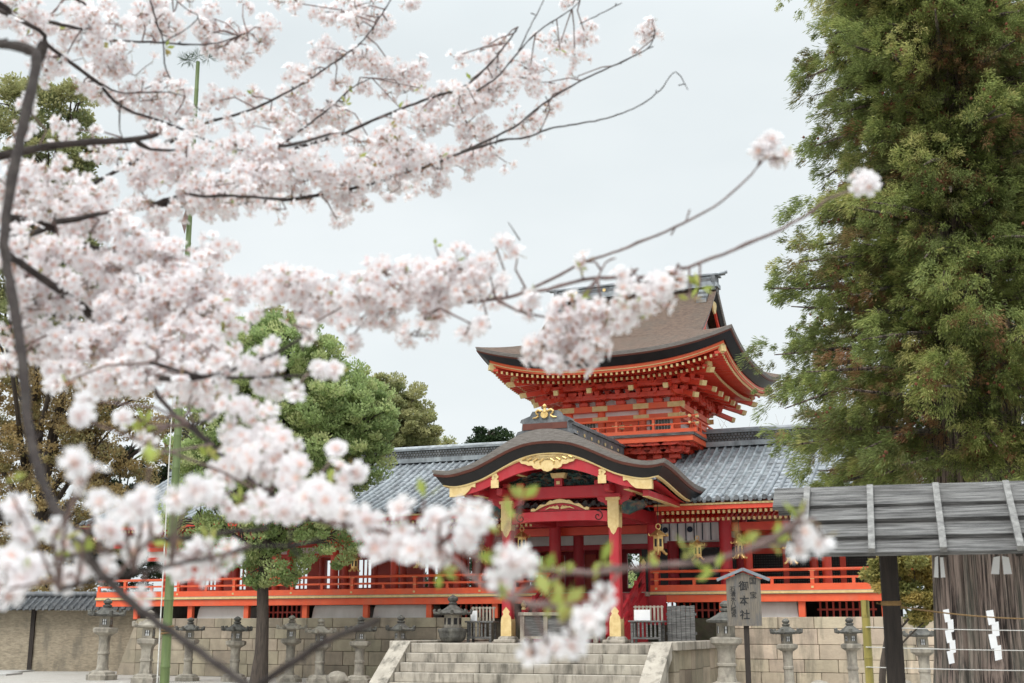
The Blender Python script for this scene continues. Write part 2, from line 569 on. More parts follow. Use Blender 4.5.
for h in [0.46, 0.5, 0.44, 0.42, 0.35]:
    d = 0.85 * (1 - z / 2.17)
    d2 = 0.85 * (1 - (z + h) / 2.17)
    y0 = 3.8
    for k in range(7):
        y1 = y0 + r_.uniform(.8, 1.3)
        b.prism([(-19.21, z + .006), (-19.22 - d, z + .006), (-19.22 - d2, z + h - .006), (-19.21, z + h - .006)], y0 + .006, y1 - .006)
        y0 = y1
    z += h
part('corner_stones', b, M['stone_old'], wl_)

# ------------------------------------------------------------------ stone stairs and the landing
st = sthing('stone_stairs', 'wide pale stone stairs with sloping side slabs leading up to the red porch', 'stairs', 0, -3)
NS, RISE, TREAD, ZP = 5, 0.27, 0.36, 1.35
for k in range(NS):
    sb = MB()
    v1 = -3.0 - TREAD * (k - 0)
    zt = ZP - RISE * k
    u = -3.72
    rr = random.Random(20 + k)
    while u < 3.72:
        w_ = rr.uniform(1.5, 2.6)
        e = min(u + w_, 3.72)
        if 3.72 - e < 0.6:
            e = 3.72
        sb.box(u + 0.004, e - 0.004, v1 - (0 if k else 0.02), v1 + (0.9 if k == 0 else TREAD + 0.1), zt - RISE + (0.004 if k < NS - 1 else 0.0), zt, ch=0.016)
        u = e
    part('step', sb, M['step'], st)
for s in (-1, 1):
    bal = MB()
    x0, x1 = (3.74, 4.32) if s > 0 else (-4.32, -3.74)
    n0 = (-3.0, ZP + 0.07)
    n1 = (-3.0 - TREAD * 5.4, -0.1)
    rg = []
    for (v, zz) in (n0, n1):
        rg.append([(x0, v, zz), (x1, v, zz), (x1, v, zz - 0.42 if zz > 0.5 else zz - 0.3), (x0, v, zz - 0.42 if zz > 0.5 else zz - 0.3)])
    bal.loft(rg)
    part('sloping_slab', bal, M['step'], st)
    if True:
        inf = MB()
        xa, xb = (3.9, 4.2) if s > 0 else (-4.2, -3.9)
        inf.loft([[(xa, -3.02, -0.1), (xb, -3.02, -0.1), (xb, -3.02, ZP - 0.3), (xa, -3.02, ZP - 0.3)],
                  [(xa, -4.75, -0.1), (xb, -4.75, -0.1), (xb, -4.75, -0.05), (xa, -4.75, -0.05)]])
        part('side_wall', inf, M['step'], st)
land = MB()
for i in range(6):
    for j in range(6):
        land.box(-4.3 + i * 1.435, -4.305 + (i + 1) * 1.435, -2.1 + j * 0.985, -2.106 + (j + 1) * 0.985, 0.9, ZP - 0.003 * ((i + j) % 2), ch=0.008)
land.box(-4.3, -3.75, -2.98, -2.11, 0.9, ZP)
land.box(3.75, 4.3, -2.98, -2.11, 0.9, ZP)
part('landing', land, M['step'], st)
for s in (-1, 1):
    ck = MB()
    rr = random.Random(31 + s)
    v = -2.96
    while v < 3.78:
        w_ = rr.uniform(0.5, 0.95)
        e = min(v + w_, 3.78)
        a, bb = (4.14, 4.36) if s > 0 else (-4.36, -4.14)
        zz = 0.62 + rr.uniform(-0.04, 0.04)
        ck.box(a, bb, v + 0.006, e - 0.006, 0, zz, ch=0.012)
        ck.box(a + 0.004 * s, bb + 0.004 * s, v + 0.006, e - 0.006, zz + 0.008, ZP - 0.17, ch=0.012)
        v = e
    part('cheek_wall', ck, M['stone_old'], st)
    cp = MB()
    v = -2.98
    while v < 3.75:
        e = min(v + 1.68, 3.78)
        a, bb = (3.98, 4.47) if s > 0 else (-4.47, -3.98)
        cp.box(a, bb, v, e - 0.006, ZP - 0.165, ZP + 0.075, ch=0.018)
        v = e
    part('coping', cp, M['step'], st)
core = MB().box(-4.13, 4.13, -2.0, 3.82, 0, 0.895)
part('core', core, M['mortar'], st)

lw = sthing('plaster_wall', 'low white plaster wall on the stone wall right of the corridor end', 'wall', 12.5, 5.2, 2.12)
part('wall', MB().box(10.15, 15.5, 5.1, 5.4, 2.12, 2.62), M['plaster'], lw)
part('coping', MB().box(10.15, 15.5, 5.0, 5.5, 2.623, 2.72, ch=.02), M['tile_dark'], lw)

# ------------------------------------------------------------------ tiled roofs made of real rows of tiles
def tile_roof(mb, u0, u1, v_e, z_e, v_r, z_r, pitch=0.30, sag=0.22, tones=None):
    n = int(round((u1 - u0) / pitch))
    p = (u1 - u0) / n
    prof = [(0.0, 0.0), (0.30, -0.012), (0.56, 0.0), (0.60, 0.045), (0.68, 0.085), (0.78, 0.10), (0.88, 0.085), (0.96, 0.045), (1.0, 0.0)]
    m = 11
    def zc(t):
        return z_e + (z_r - z_e) * ((1 - sag) * t + sag * t * t)
    for i in range(n):
        rows = []
        jx, hs = rng.uniform(-.014, .014), rng.uniform(.88, 1.14)
        for j in range(m):
            t = j / (m - 1)
            v = v_e + (v_r - v_e) * t
            rows.append([(u0 + (i + a) * p + jx * (1 - t), v, zc(t) + h * hs + .006 * math.sin(i * 2.7 + j * 1.9)) for a, h in prof])
        mb.grid(rows, 0)
        # overlapping courses of flat tiles in the trough
        for j in range(14):
            t = (j + 0.15) / 14
            v = v_e + (v_r - v_e) * t
            dv = (v_r - v_e) / 14 * 0.5
            s = math.copysign(1, v_r - v_e)
            z1 = zc(t)
            mb.add([(u0 + (i + .02) * p, v, z1 + 0.034), (u0 + (i + .57) * p, v, z1 + 0.034),
                    (u0 + (i + .57) * p, v + dv, zc(t + .5 / 14) + 0.006), (u0 + (i + .02) * p, v + dv, zc(t + .5 / 14) + 0.006),
                    (u0 + (i + .02) * p, v, z1 - 0.01), (u0 + (i + .57) * p, v, z1 - 0.01)], [(0, 1, 2, 3), (4, 5, 1, 0)], 0)
        # round end tile and drip tile at the eave
        s = math.copysign(1, v_r - v_e)
        mb.disc((u0 + (i + .78) * p, v_e + 0.05 * s, z_e + 0.035), 0.085, (0, -s, 0), 0.12, 10, 1)
        mb.add([(u0 + i * p, v_e - 0.03 * s, z_e + 0.0), (u0 + (i + .57) * p, v_e - 0.03 * s, z_e + 0.0),
                (u0 + (i + .45) * p, v_e - 0.035 * s, z_e - 0.075), (u0 + (i + .28) * p, v_e - 0.038 * s, z_e - 0.095), (u0 + (i + .12) * p, v_e - 0.035 * s, z_e - 0.075)],
               [(0, 1, 2, 3, 4)], 1)

V_E, Z_E, V_R, Z_R = 2.7, 5.88, 8.5, 8.45
def corridor(name, label, u0, u1, lattice):
    c = sthing(name, label, 'corridor', (u0 + u1) / 2, 4.2, 2.15)
    roof = MB()
    tile_roof(roof, u0, u1, V_E, Z_E, V_R, Z_R)
    tile_roof(roof, u0, u1, 2 * V_R - V_E, Z_E, V_R, Z_R)
    ro = part('tiled_roof', roof, [M['tile'], M['tile_dark']], c, smooth=True)
    rd = MB()
    rd.box(u0, u1, V_R - 0.34, V_R + 0.34, Z_R - 0.05, Z_R + 0.13, 0)
    rd.box(u0, u1, V_R - 0.20, V_R + 0.20, Z_R + 0.13, Z_R + 0.46, 1)
    k = u0 + 0.1
    while k < u1 - 0.05:                                     # openwork band of half-round tiles
        for r_i in range(3):
            q = k + (0.06 if r_i % 2 else 0)
            if q < u1 - 0.1:
                for sg in (-1, 1):
                    rd.disc((q, V_R + 0.19 * sg, Z_R + 0.185 + r_i * 0.105), 0.052, (0, sg, 0), 0.035, 6, 2)
        k += 0.125
    rd.box(u0, u1, V_R - 0.26, V_R + 0.26, Z_R + 0.46, Z_R + 0.53, 0)
    rd.tube([(u0, V_R, Z_R + 0.57), (u1, V_R, Z_R + 0.57)], 0.10, 10, 0)
    part('ridge', rd, [M['tile'], M['mortar'], M['tile_dark']], ro)
    # eave: soffit, fascia, two tiers of rafters
    so = MB()
    for sg in (0, 1):
        f = (lambda v: v) if sg == 0 else (lambda v: 2 * V_R - v)
        so.add([(u0, f(V_E + .1), Z_E - .1), (u1, f(V_E + .1), Z_E - .1), (u1, f(5.2), Z_E + .55), (u0, f(5.2), Z_E + .55),
                (u0, f(V_E + .1), Z_E - .16), (u1, f(V_E + .1), Z_E - .16), (u1, f(5.2), Z_E + .49), (u0, f(5.2), Z_E + .49)],
               [(0, 1, 2, 3), (7, 6, 5, 4), (4, 5, 1, 0), (3, 2, 6, 7), (0, 3, 7, 4), (1, 5, 6, 2)], 0)
    part('soffit', so, M['red'], c)
    fa = MB()
    xa, xb = (u0, -2.3) if u0 < 0 else (2.3, u1)
    fa.box(xa, xb, V_E + .06, V_E + .14, Z_E - .30, Z_E - .165, 0)
    fa.box(xa, xb, V_E + .03, V_E + .09, Z_E - .155, Z_E - .095, 1)
    part('eave_board', fa, [M['red'], M['gilt']], c)
    ra, ca = MB(), MB()
    ua, ub_ = (u0, -2.3) if u0 < 0 else (2.3, u1)
    n = int((ub_ - ua) / 0.17)
    for i in range(n):
        u = ua + (i + .5) * (ub_ - ua) / n
        ra.beam((u, V_E + .22, Z_E - .37), (u, 5.0, Z_E + .14), .075, .10)
        ca.beam((u, V_E + .195, Z_E - .373), (u, V_E + .235, Z_E - .369), .08, .105)
        ra.beam((u, V_E + .85, Z_E - .55), (u, 5.0, Z_E - .02), .075, .10)
        ca.beam((u, V_E + .825, Z_E - .556), (u, V_E + .865, Z_E - .548), .08, .105)
    rp = part('rafters', ra, M['red'], c); rp['kind'] = 'stuff'
    cp_ = part('gilt_rafter_ends', ca, M['gilt'], rp); cp_['kind'] = 'stuff'
    pl = MB()
    pl.box(u0, u1, 4.84, 5.16, 5.02, 5.3)
    pl.box(u0, u1, 7.05, 7.3, 5.0, 5.25)
    part('lintel', pl, M['red'], c)
    # deck with its railing
    dk = MB()
    a0, a1 = (u0, min(u1, -1.75)) if u0 < 0 else (max(u0, 1.75), u1)
    dk.box(a0, a1, 4.02, 11.5, 2.88, 3.0)
    part('deck', dk, M['palewood'], c)
    em = MB()
    em.box(a0, a1, 3.97, 4.017, 2.9, 2.975, 1)
    em.box(a0 + (.55 if u0 >= 0 else 0), a1 - (.55 if u0 < 0 else 0), 4.04, 4.22, 2.64, 2.876, 0)
    part('deck_edge_beam', em, [M['vermilion'], M['gilt']], c)
    rl = MB()
    rl.box(a0, a1, 4.04, 4.2, 3.0, 3.21)
    rl.box(a0, a1, 4.085, 4.155, 3.37, 3.44)
    rl.tube([(a0, 4.12, 3.66), (a1, 4.12, 3.66)], 0.05, 8)
    pitch = 1.3
    k = a0 + .2 if u0 >= 0 else a1 - .2
    i = 0
    gl = MB()
    while a0 <= k <= a1:
        if i % 2 == 0:
            rl.box(k - .06, k + .06, 4.06, 4.18, 3.21, 3.62)
            gl.box(k - .065, k + .065, 4.055, 4.185, 3.352, 3.366) 
            gl.box(k - .04, k + .04, 4.028, 4.038, 3.06, 3.13)
            gl.box(k - .10, k + .10, 4.066, 4.174, 3.612, 3.63)
        else:
            rl.box(k - .05, k + .05, 4.08, 4.16, 3.21, 3.37)
        i += 1
        k += pitch if u0 >= 0 else -pitch
    rlo = part('railing', rl, M['vermilion'], c)
    part('gilt_fittings', gl, M['gilt'], rlo)
    # posts under the deck, plaster plinths and red grilles between them
    base = None
    k = 6.76 - 5.2 if u0 >= 0 else -4.0
    me_post = MB().box(-.11, .11, -.09, .09, 0, .5, ch=.012).mesh('deck_post', M['vermilion'])
    me_col = MB().lathe([(.16, 0), (.16, 2.05)], 14).mesh('column', M['red'], True)
    me_col2 = MB().lathe([(.15, 0), (.15, 2.0)], 14).mesh('column', M['red'], True)
    me_gr = MB()
    for q in range(9):
        me_gr.box(-.84 + q * .21 - .03, -.84 + q * .21 + .03, -.03, .03, 0, .5)
    me_gr.box(-.95, .95, -.02, .02, .22, .28)
    me_gr = me_gr.mesh('grille', M['red'])
    me_pp = MB()
    rg = []
    for zz, e in ((0, 0.0), (.38, .05), (.49, .09)):
        rg.append([(-1.14 + e, -.2 + e, zz), (1.14 - e, -.2 + e, zz), (1.14 - e, 1, zz), (-1.14 + e, 1, zz)])
    me_pp.loft(rg)
    me_pp = me_pp.mesh('plaster_plinth', M['plaster'])
    fu, fv, fz = OFF[c.name]
    i = 0
    while a0 - .1 <= k <= a1 + .1 or i == 0:
        if a0 - .01 <= k <= a1 + .01:
            inst('deck_post', me_post, c, (k - fu, 4.24 - fv, 2.14 - fz))
            for vv in (7.2, 9.8):
                inst('column', me_col2, c, (k - fu, vv - fv, 3.0 - fz))
            inst('column', me_col, c, (k - fu + .75, 5.0 - fv, 3.0 - fz))
        mid = k + 1.3 * (1 if u0 >= 0 else -1)
        if max(a0 + .9, -18.0) <= mid <= a1 - .3:
            if (i % 2 == 0) if u0 >= 0 else (i % 3 == 0):
                inst('grille', me_gr, c, (mid - fu, 5.05 - fv, 2.14 - fz))
            else:
                inst('plaster_plinth', me_pp, c, (mid - fu, 4.62 - fv, 2.14 - fz))
        i += 1
        k += 2.6 if u0 >= 0 else -2.6
    bk = MB().box(a0 + .3, a1 - .3, 6.2, 6.4, 2.13, 2.87)
    part('underfloor_wall', bk, M['dark_wood'], c)
    # wall behind the open gallery
    wf, la, wh, bb_, st_ = MB(), MB(), MB(), MB(), MB()
    if lattice:
        wh.box(a0, a1, 7.24, 7.30, 4.55, 5.0)
        wf.box(a0, a1, 7.14, 7.34, 4.36, 4.55)
        wf.box(a0, a1, 7.14, 7.34, 3.0, 3.18)
        k = a0 + .05
        while k < a1 - .2:
            e = min(k + 1.95, a1)
            wf.box(k, k + .2, 7.16, 7.32, 3.18, 4.36)
            x0, x1 = k + .2, e
            bb_.box(x0, x1, 7.26, 7.30, 3.18, 4.36)
            nn = int((x1 - x0) / .085)
            for q in range(nn + 1):
                x = x0 + (x1 - x0) * q / max(nn, 1)
                la.box(x - .022, x + .022, 7.19, 7.23, 3.18, 4.36)
            for q in range(14):
                zz = 3.2 + q * .0875
                la.box(x0, x1, 7.195, 7.225, zz - .022, zz + .022)
            k = e
        part('red_frame', wf, M['red'], c)
        part('lattice_shutters', la, M['lattice'], c)
        part('shutter_backing', bb_, M['backing'], c)
        part('plaster_band', wh, M['plaster'], c)
    else:
        wf.box(a0, a1, 9.7, 9.9, 4.62, 4.8)
        wf.box(a0, a1, 9.7, 9.9, 3.0, 3.45)
        wf.box(a0, a1, 7.1, 7.3, 4.6, 4.75)
        wh.box(a0, a1, 9.76, 9.84, 4.8, 5.3)
        wh.box(a0, a1, 7.17, 7.23, 4.75, 5.0)
        k = a1 - 0.05
        i = 0
        while k > a0 + .4:
            wf.box(k - .85, k, 9.72, 9.88, 3.45, 4.62)
            for q in range(3):
                wf.box(k - 1.3 + q * .2 - .02, k - 1.3 + q * .2 + .02, 9.76, 9.84, 3.45, 4.62)
            k -= 1.55
            i += 1
        part('red_frame', wf, M['red'], c)
        part('plaster_band', wh, M['plaster'], c)
    return c

CL = corridor('shrine_corridor', 'long low corridor wing with grey tiled roof and vermilion railing, left of the porch', -21.5, 0.0, False)
CR = corridor('shrine_corridor', 'corridor wing with grey tiled roof, black lattice and vermilion railing, right of the porch', 0.0, 10.0, True)

# ------------------------------------------------------------------ the two-storey gate with its porch
GT = sthing('shrine_gate', 'vermilion two storey shrine gate with curved porch gable and bark roofs above the stone stairs', 'shrine gate', 0, 0, 0)

# --- porch columns
for s in (-1, 1):
    u = 1.8 * s
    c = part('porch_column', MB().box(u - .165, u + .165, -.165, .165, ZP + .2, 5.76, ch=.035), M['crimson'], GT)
    cap = MB().prism([(u - .18, 5.74), (u - .18, 5.02), (u - .168, 4.86), (u - .13, 4.84), (u - .07, 4.70), (u, 4.63), (u + .07, 4.70), (u + .13, 4.84), (u + .168, 4.86), (u + .18, 5.02), (u + .18, 5.74)], -.18, .18)
    cap.box(u - .23, u + .23, -.22, .22, 5.70, 5.79)
    part('gilt_cap', cap, M['gilt'], c)
    ft = MB().prism([(u - .178, ZP + .2), (u - .178, ZP + .62), (u - .158, ZP + .78), (u - .09, ZP + .88), (u - .13, ZP + .95), (u, ZP + 1.1), (u + .13, ZP + .95), (u + .09, ZP + .88), (u + .158, ZP + .78), (u + .178, ZP + .62), (u + .178, ZP + .2)], -.18, .18)
    part('gilt_foot', ft, M['gilt'], c)
    bs = MB().box(u - .36, u + .36, -.36, .36, ZP, ZP + .1, ch=.02)
    bs.lathe([(.33, .1), (.31, .15), (.25, .2)], 8, u, 0, rot=R(22.5), z=ZP)
    part('base_stone', bs, M['step'], c)
# --- porch beams
lb = MB()
pts_t, pts_b = [], []
for i in range(17):
    x = -1.6 + 3.2 * i / 16
    k = 1 - (abs(x) / 1.6) ** 4
    pts_b.append((x, 5.04 + .07 * k))
    pts_t.append((x, 5.38 + .03 * k))
lb.prism(pts_b + pts_t[::-1], -.15, .15)
part('porch_beam', lb, M['crimson'], GT)
crl = MB()
for s in (-1, 1):
    crl = MB()
    cx, cz = s * 1.3, 5.22
    crl.tube([(cx + s * (.02 + .012 * a) * math.cos(a * .62), -.153, cz + (.02 + .012 * a) * math.sin(a * .62)) for a in range(14)], .016, 5)
    part('carved_scroll', crl, M['black'], GT)
ub = MB().box(-2.45, 2.45, -.17, .17, 5.82, 6.2, ch=.02)
part('porch_beam', ub, M['crimson'], GT)
for s in (-1, 1):                                             # brackets on the porch columns
    b = MB()
    b.prism([(s * 1.8 - .55, 5.82), (s * 1.8 - .5, 5.70), (s * 1.8 - .3, 5.62), (s * 1.8 - .27, 5.56), (s * 1.8 + .27, 5.56), (s * 1.8 + .3, 5.62), (s * 1.8 + .5, 5.70), (s * 1.8 + .55, 5.82)], -.12, .12)
    b.box(s * 1.8 - .28, s * 1.8 + .28, -.27, .27, 5.79, 5.9)
    for q in (-.48, 0, .48):
        b.box(s * 1.8 + q - .13, s * 1.8 + q + .13, -.19, .19, 6.2, 6.36, ch=.02)
    b.box(s * 1.8 - .1, s * 1.8 + .1, -.8, .8, 5.92, 6.16, ch=.03)
    # side beam end with carved head
    b.prism([(s * 2.05, 5.66), (s * 2.3, 5.72), (s * 2.55, 5.62), (s * 2.75, 5.7), (s * 2.85, 5.55), (s * 2.7, 5.42), (s * 2.5, 5.36), (s * 2.25, 5.25), (s * 2.05, 5.3)][::s], -.10, .10, 1)
    part('porch_bracket', b, [M['crimson'], M['carving']], GT)
    part('tie_beam', MB().box(s * 1.8 - .12, s * 1.8 + .12, .2, 4.4, 5.25, 5.65), M['crimson'], GT)
# frog-leg strut, gilded
fl = MB()
oc, ic = [], []
for i in range(25):
    a = i / 24
    x = -0.98 + 1.96 * a
    t = abs(x) / .98
    zt = 5.43 + .38 * (1 - t ** 1.3) ** .8 + (.05 if t > .86 else 0) + .035 * math.cos(x * 19) * (t > .3)
    oc.append((x, zt))
for i in range(25):
    a = i / 24
    x = .86 - 1.72 * a
    t = abs(x) / .86
    ic.append((x, 5.435 + .25 * max(0, 1 - t ** 2)))
fl.prism(oc + [(.98, 5.432)] + ic + [(-.98, 5.432)], -.09, .02, 0)
part('gilt_frog_leg_strut', fl, M['gilt'], GT)
fi = MB().prism([(x, z - .012) for x, z in ic] + [(-.8, 5.436), (.8, 5.436)], -.03, .0, 0)
part('strut_infill', fi, M['crimson'], GT)
lv = MB()
for s in (-1, 1):
    for k in range(3):
        x = s * (.14 + .17 * k)
        lv.tube([(s * .04, -.06, 5.51), (x * .7, -.07, 5.59 - .02 * k), (x, -.065, 5.57 - .04 * k)], [.03, .026, .012], 6)
part('gilt_leaf_carving', lv, M['gilt'], GT)

# --- the curved porch roof
_pk = [(0, 7.86), (.4, 7.83), (.8, 7.72), (1.2, 7.54), (1.6, 7.32), (2.0, 7.10), (2.4, 6.91), (2.8, 6.79), (3.2, 6.71), (3.5, 6.70), (3.85, 6.75)]
def prof(u):
    u = abs(u)
    xs = [p[0] for p in _pk]; ys = [p[1] for p in _pk]
    # smooth (Catmull-Rom) interpolation
    u = min(u, 3.85)
    i = max(k for k in range(len(xs) - 1) if xs[k] <= u + 1e-9)
    t = (u - xs[i]) / (xs[i + 1] - xs[i])
    def y(k):
        if k < 0: return ys[-k]
        return ys[min(k, len(ys) - 1)]
    m0 = (y(i + 1) - y(i - 1)) / 2
    m1 = (y(i + 2) - y(i)) / 2 if i + 2 < len(ys) else (y(i + 1) - y(i))
    h = ((2 * t ** 3 - 3 * t ** 2 + 1) * ys[i] + (t ** 3 - 2 * t ** 2 + t) * m0 + (-2 * t ** 3 + 3 * t ** 2) * ys[i + 1] + (t ** 3 - t ** 2) * m1)
    return h
KU, VF, VB = 3.85, -1.5, 5.2
def sm(x):
    x = max(0.0, min(1.0, x))
    return x * x * (3 - 2 * x)
def kz(u, v):                           # top surface of the porch roof
    return prof(u) - .40 * sm((v - VF) / 4.2) * sm((abs(u) - 1.6) / 2.2)
path = []                               # perimeter: left side, front, right side
NV = 14
for i in range(NV):
    path.append(('s', -KU, VB + (VF - VB) * i / (NV - 1)))
NF = 56
for i in range(1, NF):
    path.append(('f', -KU + 2 * KU * i / NF, VF))
for i in range(NV):
    path.append(('s', KU, VF + (VB - VF) * i / (NV - 1)))
def inset(pt, d):
    k, u, v = pt
    return (u * (KU - d) / KU, v if (k == 's' and v > VF + 1e-6 and False) else max(v, VF + d) if v < VF + d else v)
def bt(u):                              # thickness of the bark at the edge
    return .13 + .25 * math.exp(-(u / 1.5) ** 2)
def band(z0f, z1f, d0, d1, dep, mats_i=0):
    rings = []
    for pt in path:
        k, u, v = pt
        zt = kz(u, v)
        a0 = inset(pt, d0); a1 = inset(pt, d1); c0 = inset(pt, d0 + dep)
        zz0, zz1 = zt - z0f(u), zt - z1f(u)
        rings.append([(a0[0], a0[1], zz0), (a1[0], a1[1], zz1), (c0[0], c0[1], zz1), (c0[0], c0[1], zz0)])
    return rings
KR = part('porch_roof', MB().grid([[(-KU + 2 * KU * i / 64, VF + (VB - VF) * j / 20, kz(-KU + 2 * KU * i / 64, VF + (VB - VF) * j / 20)) for i in range(65)] for j in range(21)], 0)
          .loft(band(lambda u: 0.001, lambda u: bt(u), 0.0, .05, .3), 1), [M['bark_roof'], M['bark_edge']], GT, smooth=True)
part('edge_board', MB().loft(band(lambda u: bt(u) + .002, lambda u: bt(u) + .075, .03, .06, .3)), M['brown_edge'], KR, smooth=True)
part('black_fascia', MB().loft(band(lambda u: bt(u) + .078, lambda u: bt(u) + .335, .10, .27, .3)), M['black'], KR, smooth=True)
part('gilt_edge', MB().loft(band(lambda u: bt(u) + .338, lambda u: bt(u) + .38, .28, .29, .12)), M['gilt'], KR, smooth=True)
so = MB()
rows = []
for j in range(14):
    v = VF + .55 + (4.6 - VF - .55) * j / 13
    rows.append([(-KU + .42 + (2 * KU - .84) * i / 48, v, kz(-KU + .42 + (2 * KU - .84) * i / 48, v) - bt(-KU + .42 + (2 * KU - .84) * i / 48) - .40) for i in range(49)])
so.grid(rows)
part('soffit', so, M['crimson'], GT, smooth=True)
# bargeboard
def bb_top(u):
    return prof(u) - bt(u) - .39
def bb_h(u):
    return .44 - .17 * (abs(u) / 3.35) ** 1.5
rings = []
for i in range(57):
    u = -3.3 + 6.6 * i / 56
    zt = bb_top(u)
    rings.append([(u, -1.14, zt), (u, -1.03, zt), (u, -1.03, zt - bb_h(u)), (u, -1.14, zt - bb_h(u))])
BB = part('bargeboard', MB().loft(rings), M['crimson'], GT, smooth=True)
rings = []
for i in range(57):
    u = -3.3 + 6.6 * i / 56
    zt = bb_top(u)
    rings.append([(u, -1.17, zt), (u, -1.142, zt), (u, -1.142, zt - .06), (u, -1.17, zt - .06)])
part('gilt_trim', MB().loft(rings), M['gilt'], BB, smooth=True)
for s in (-1, 1):
    tp = MB()
    top, bot = [], []
    for i in range(8):
        u = 2.45 + .9 * i / 7
        top.append((s * u, bb_top(u) + .012))
        e = 0 if i > 2 else (.10, .13, .05)[i]
        bot.append((s * u, bb_top(u) - bb_h(u) - .015 + e * 1.6))
    tp.prism(top + bot[::-1], -1.185, -1.02)
    part('gilt_end_plate', tp, M['gilt'], BB)
    u = 1.78
    cl = MB().box(s * u - .13, s * u + .13, -1.19, -1.142, bb_top(u) - .52, bb_top(u) - .27)
    for k in range(5):
        a = k * 2 * math.pi / 5
        cl.disc((s * u + .07 * math.cos(a), -1.142, bb_top(u) - .17 + .07 * math.sin(a)), .055, (0, -1, 0), .04, 8)
    part('gilt_clasp', cl, M['gilt'], BB)
# the pendant under the gable peak
gp = []
half = [(0, -.5), (.13, -.46), (.20, -.39), (.34, -.41), (.46, -.36), (.50, -.28), (.64, -.28), (.74, -.23), (.86, -.21), (.98, -.08), (.9, .0), (1.25, .02), (1.2, .06)]
zc0 = prof(0) - bt(0) - .43
gp = [(x, zc0 + z) for x, z in half]
gp += [(x, bb_top(x) - .015) for x in (1.1, .8, .5, .25, 0)]
full = gp + [(-x, z) for x, z in gp[::-1]][1:-1]
gg = MB().prism(full, -1.21, -1.145)
part('gilt_pendant', gg, M['gilt'], BB)
for s in (-1, 1):
    pr = MB()
    for k in range(4):
        x = .12 + .2 * k
        pr.tube([(s * x, -1.215, zc0 - .1 + .02 * k), (s * (x + .12), -1.225, zc0 - .18 + .03 * k), (s * (x + .1), -1.22, zc0 - .28 + .06 * k)], [.035, .03, .012], 6)
    part('pendant_relief', pr, M['gold'], BB)
# carved gable panel
rows = []
rr = random.Random(4)
for j in range(13):
    row = []
    for i in range(49):
        u = -2.05 + 4.1 * i / 48
        z0 = 6.2
        z1 = max(z0 + .02, bb_top(u) - bb_h(u) + .12)
        row.append((u, .08 - rr.random() * .16, z0 + (z1 - z0) * j / 12))
    rows.append(row)
part('carved_gable_panel', MB().grid(rows), M['carving'], GT, smooth=True)
sd_ = MB().box(-.13, .13, -.2, .14, 6.2, 6.46)
sd_.prism([(-.2, 6.46), (-.26, 6.62), (.26, 6.62), (.2, 6.46)], -.24, .16, 1)
sd_.box(-.06, .06, -.22, -.205, 6.26, 6.36, 1)
part('gable_strut', sd_, [M['crimson'], M['gilt']], GT)
for u in (-2.5, 2.5, -3.1, 3.1, -1.2, 1.2, 0):               # purlins under the porch roof, some with gilded ends
    zz = kz(u, 1) - bt(u) - .60
    pu = MB().box(u - .09, u + .09, -1.0, 4.5, zz - .1, zz + .08)
    p_ = part('purlin', pu, M['crimson'], GT)
    part('gilt_strip', MB().box(u - .093, u + .093, -1.0, 4.4, zz - .118, zz - .102), M['gilt'], p_)
# ridge of the porch roof with its gilded ornament
rd = MB().box(-.27, .27, -1.0, 6.2, 7.60, 8.26, 0)
rd.box(-.32, .32, -1.02, 6.2, 8.263, 8.34, 0)
rd.tube([(0, -1.05, 8.40), (0, 6.2, 8.40)], .13, 10, 0)
rdo = part('porch_ridge', rd, M['tile_dark'], GT)
cg = MB()
for k in range(9):
    for s in (-1, 1):
        cg.disc((s * .272, -.6 + k * .75, 8.06), .06, (s, 0, 0), .02, 10)
part('gilt_crests', cg, M['gilt'], rdo)
ob = MB()
ob.prism([(-1.0, 7.68), (-.92, 7.82), (-.78, 7.85), (-.76, 8.08), (-.84, 8.11), (-.80, 8.20), (-.5, 8.30), (-.42, 8.44), (.42, 8.44), (.5, 8.30), (.80, 8.20), (.84, 8.11), (.76, 8.08), (.78, 7.85), (.92, 7.82), (1.0, 7.68)], -1.38, -1.0, 0)
ob.box(-.74, .74, -1.4, -1.36, 7.86, 8.06, 1)
oo = part('ridge_end_ornament', ob, [M['tile_dark'], M['brown_edge']], GT)
og = MB().disc((0, -1.38, 8.36), .155, (0, -1, 0), .06, 16)
og.tube([(0, -1.38, 8.48), (0, -1.4, 8.72)], [.10, .03], 8)
for s in (-1, 1):
    og.tube([(s * .12, -1.4, 8.51), (s * .27, -1.4, 8.57), (s * .36, -1.4, 8.50), (s * .33, -1.4, 8.41), (s * .25, -1.4, 8.38)], [.05, .055, .05, .04, .025], 7)
    og.tube([(s * .25, -1.4, 8.32), (s * .36, -1.4, 8.24), (s * .5, -1.4, 8.24)], [.05, .045, .02], 7)
og.lathe([(.02, 0), (.07, .03), (.085, .09), (.05, .15), (.0, .19)], 10, 0, -1.4, z=8.64)
og.v = [(x * .8, y, 8.2 + (z_ - 8.2) * .74) for x, y, z_ in og.v]
part('gilt_ornament', og, M['gold'], oo)

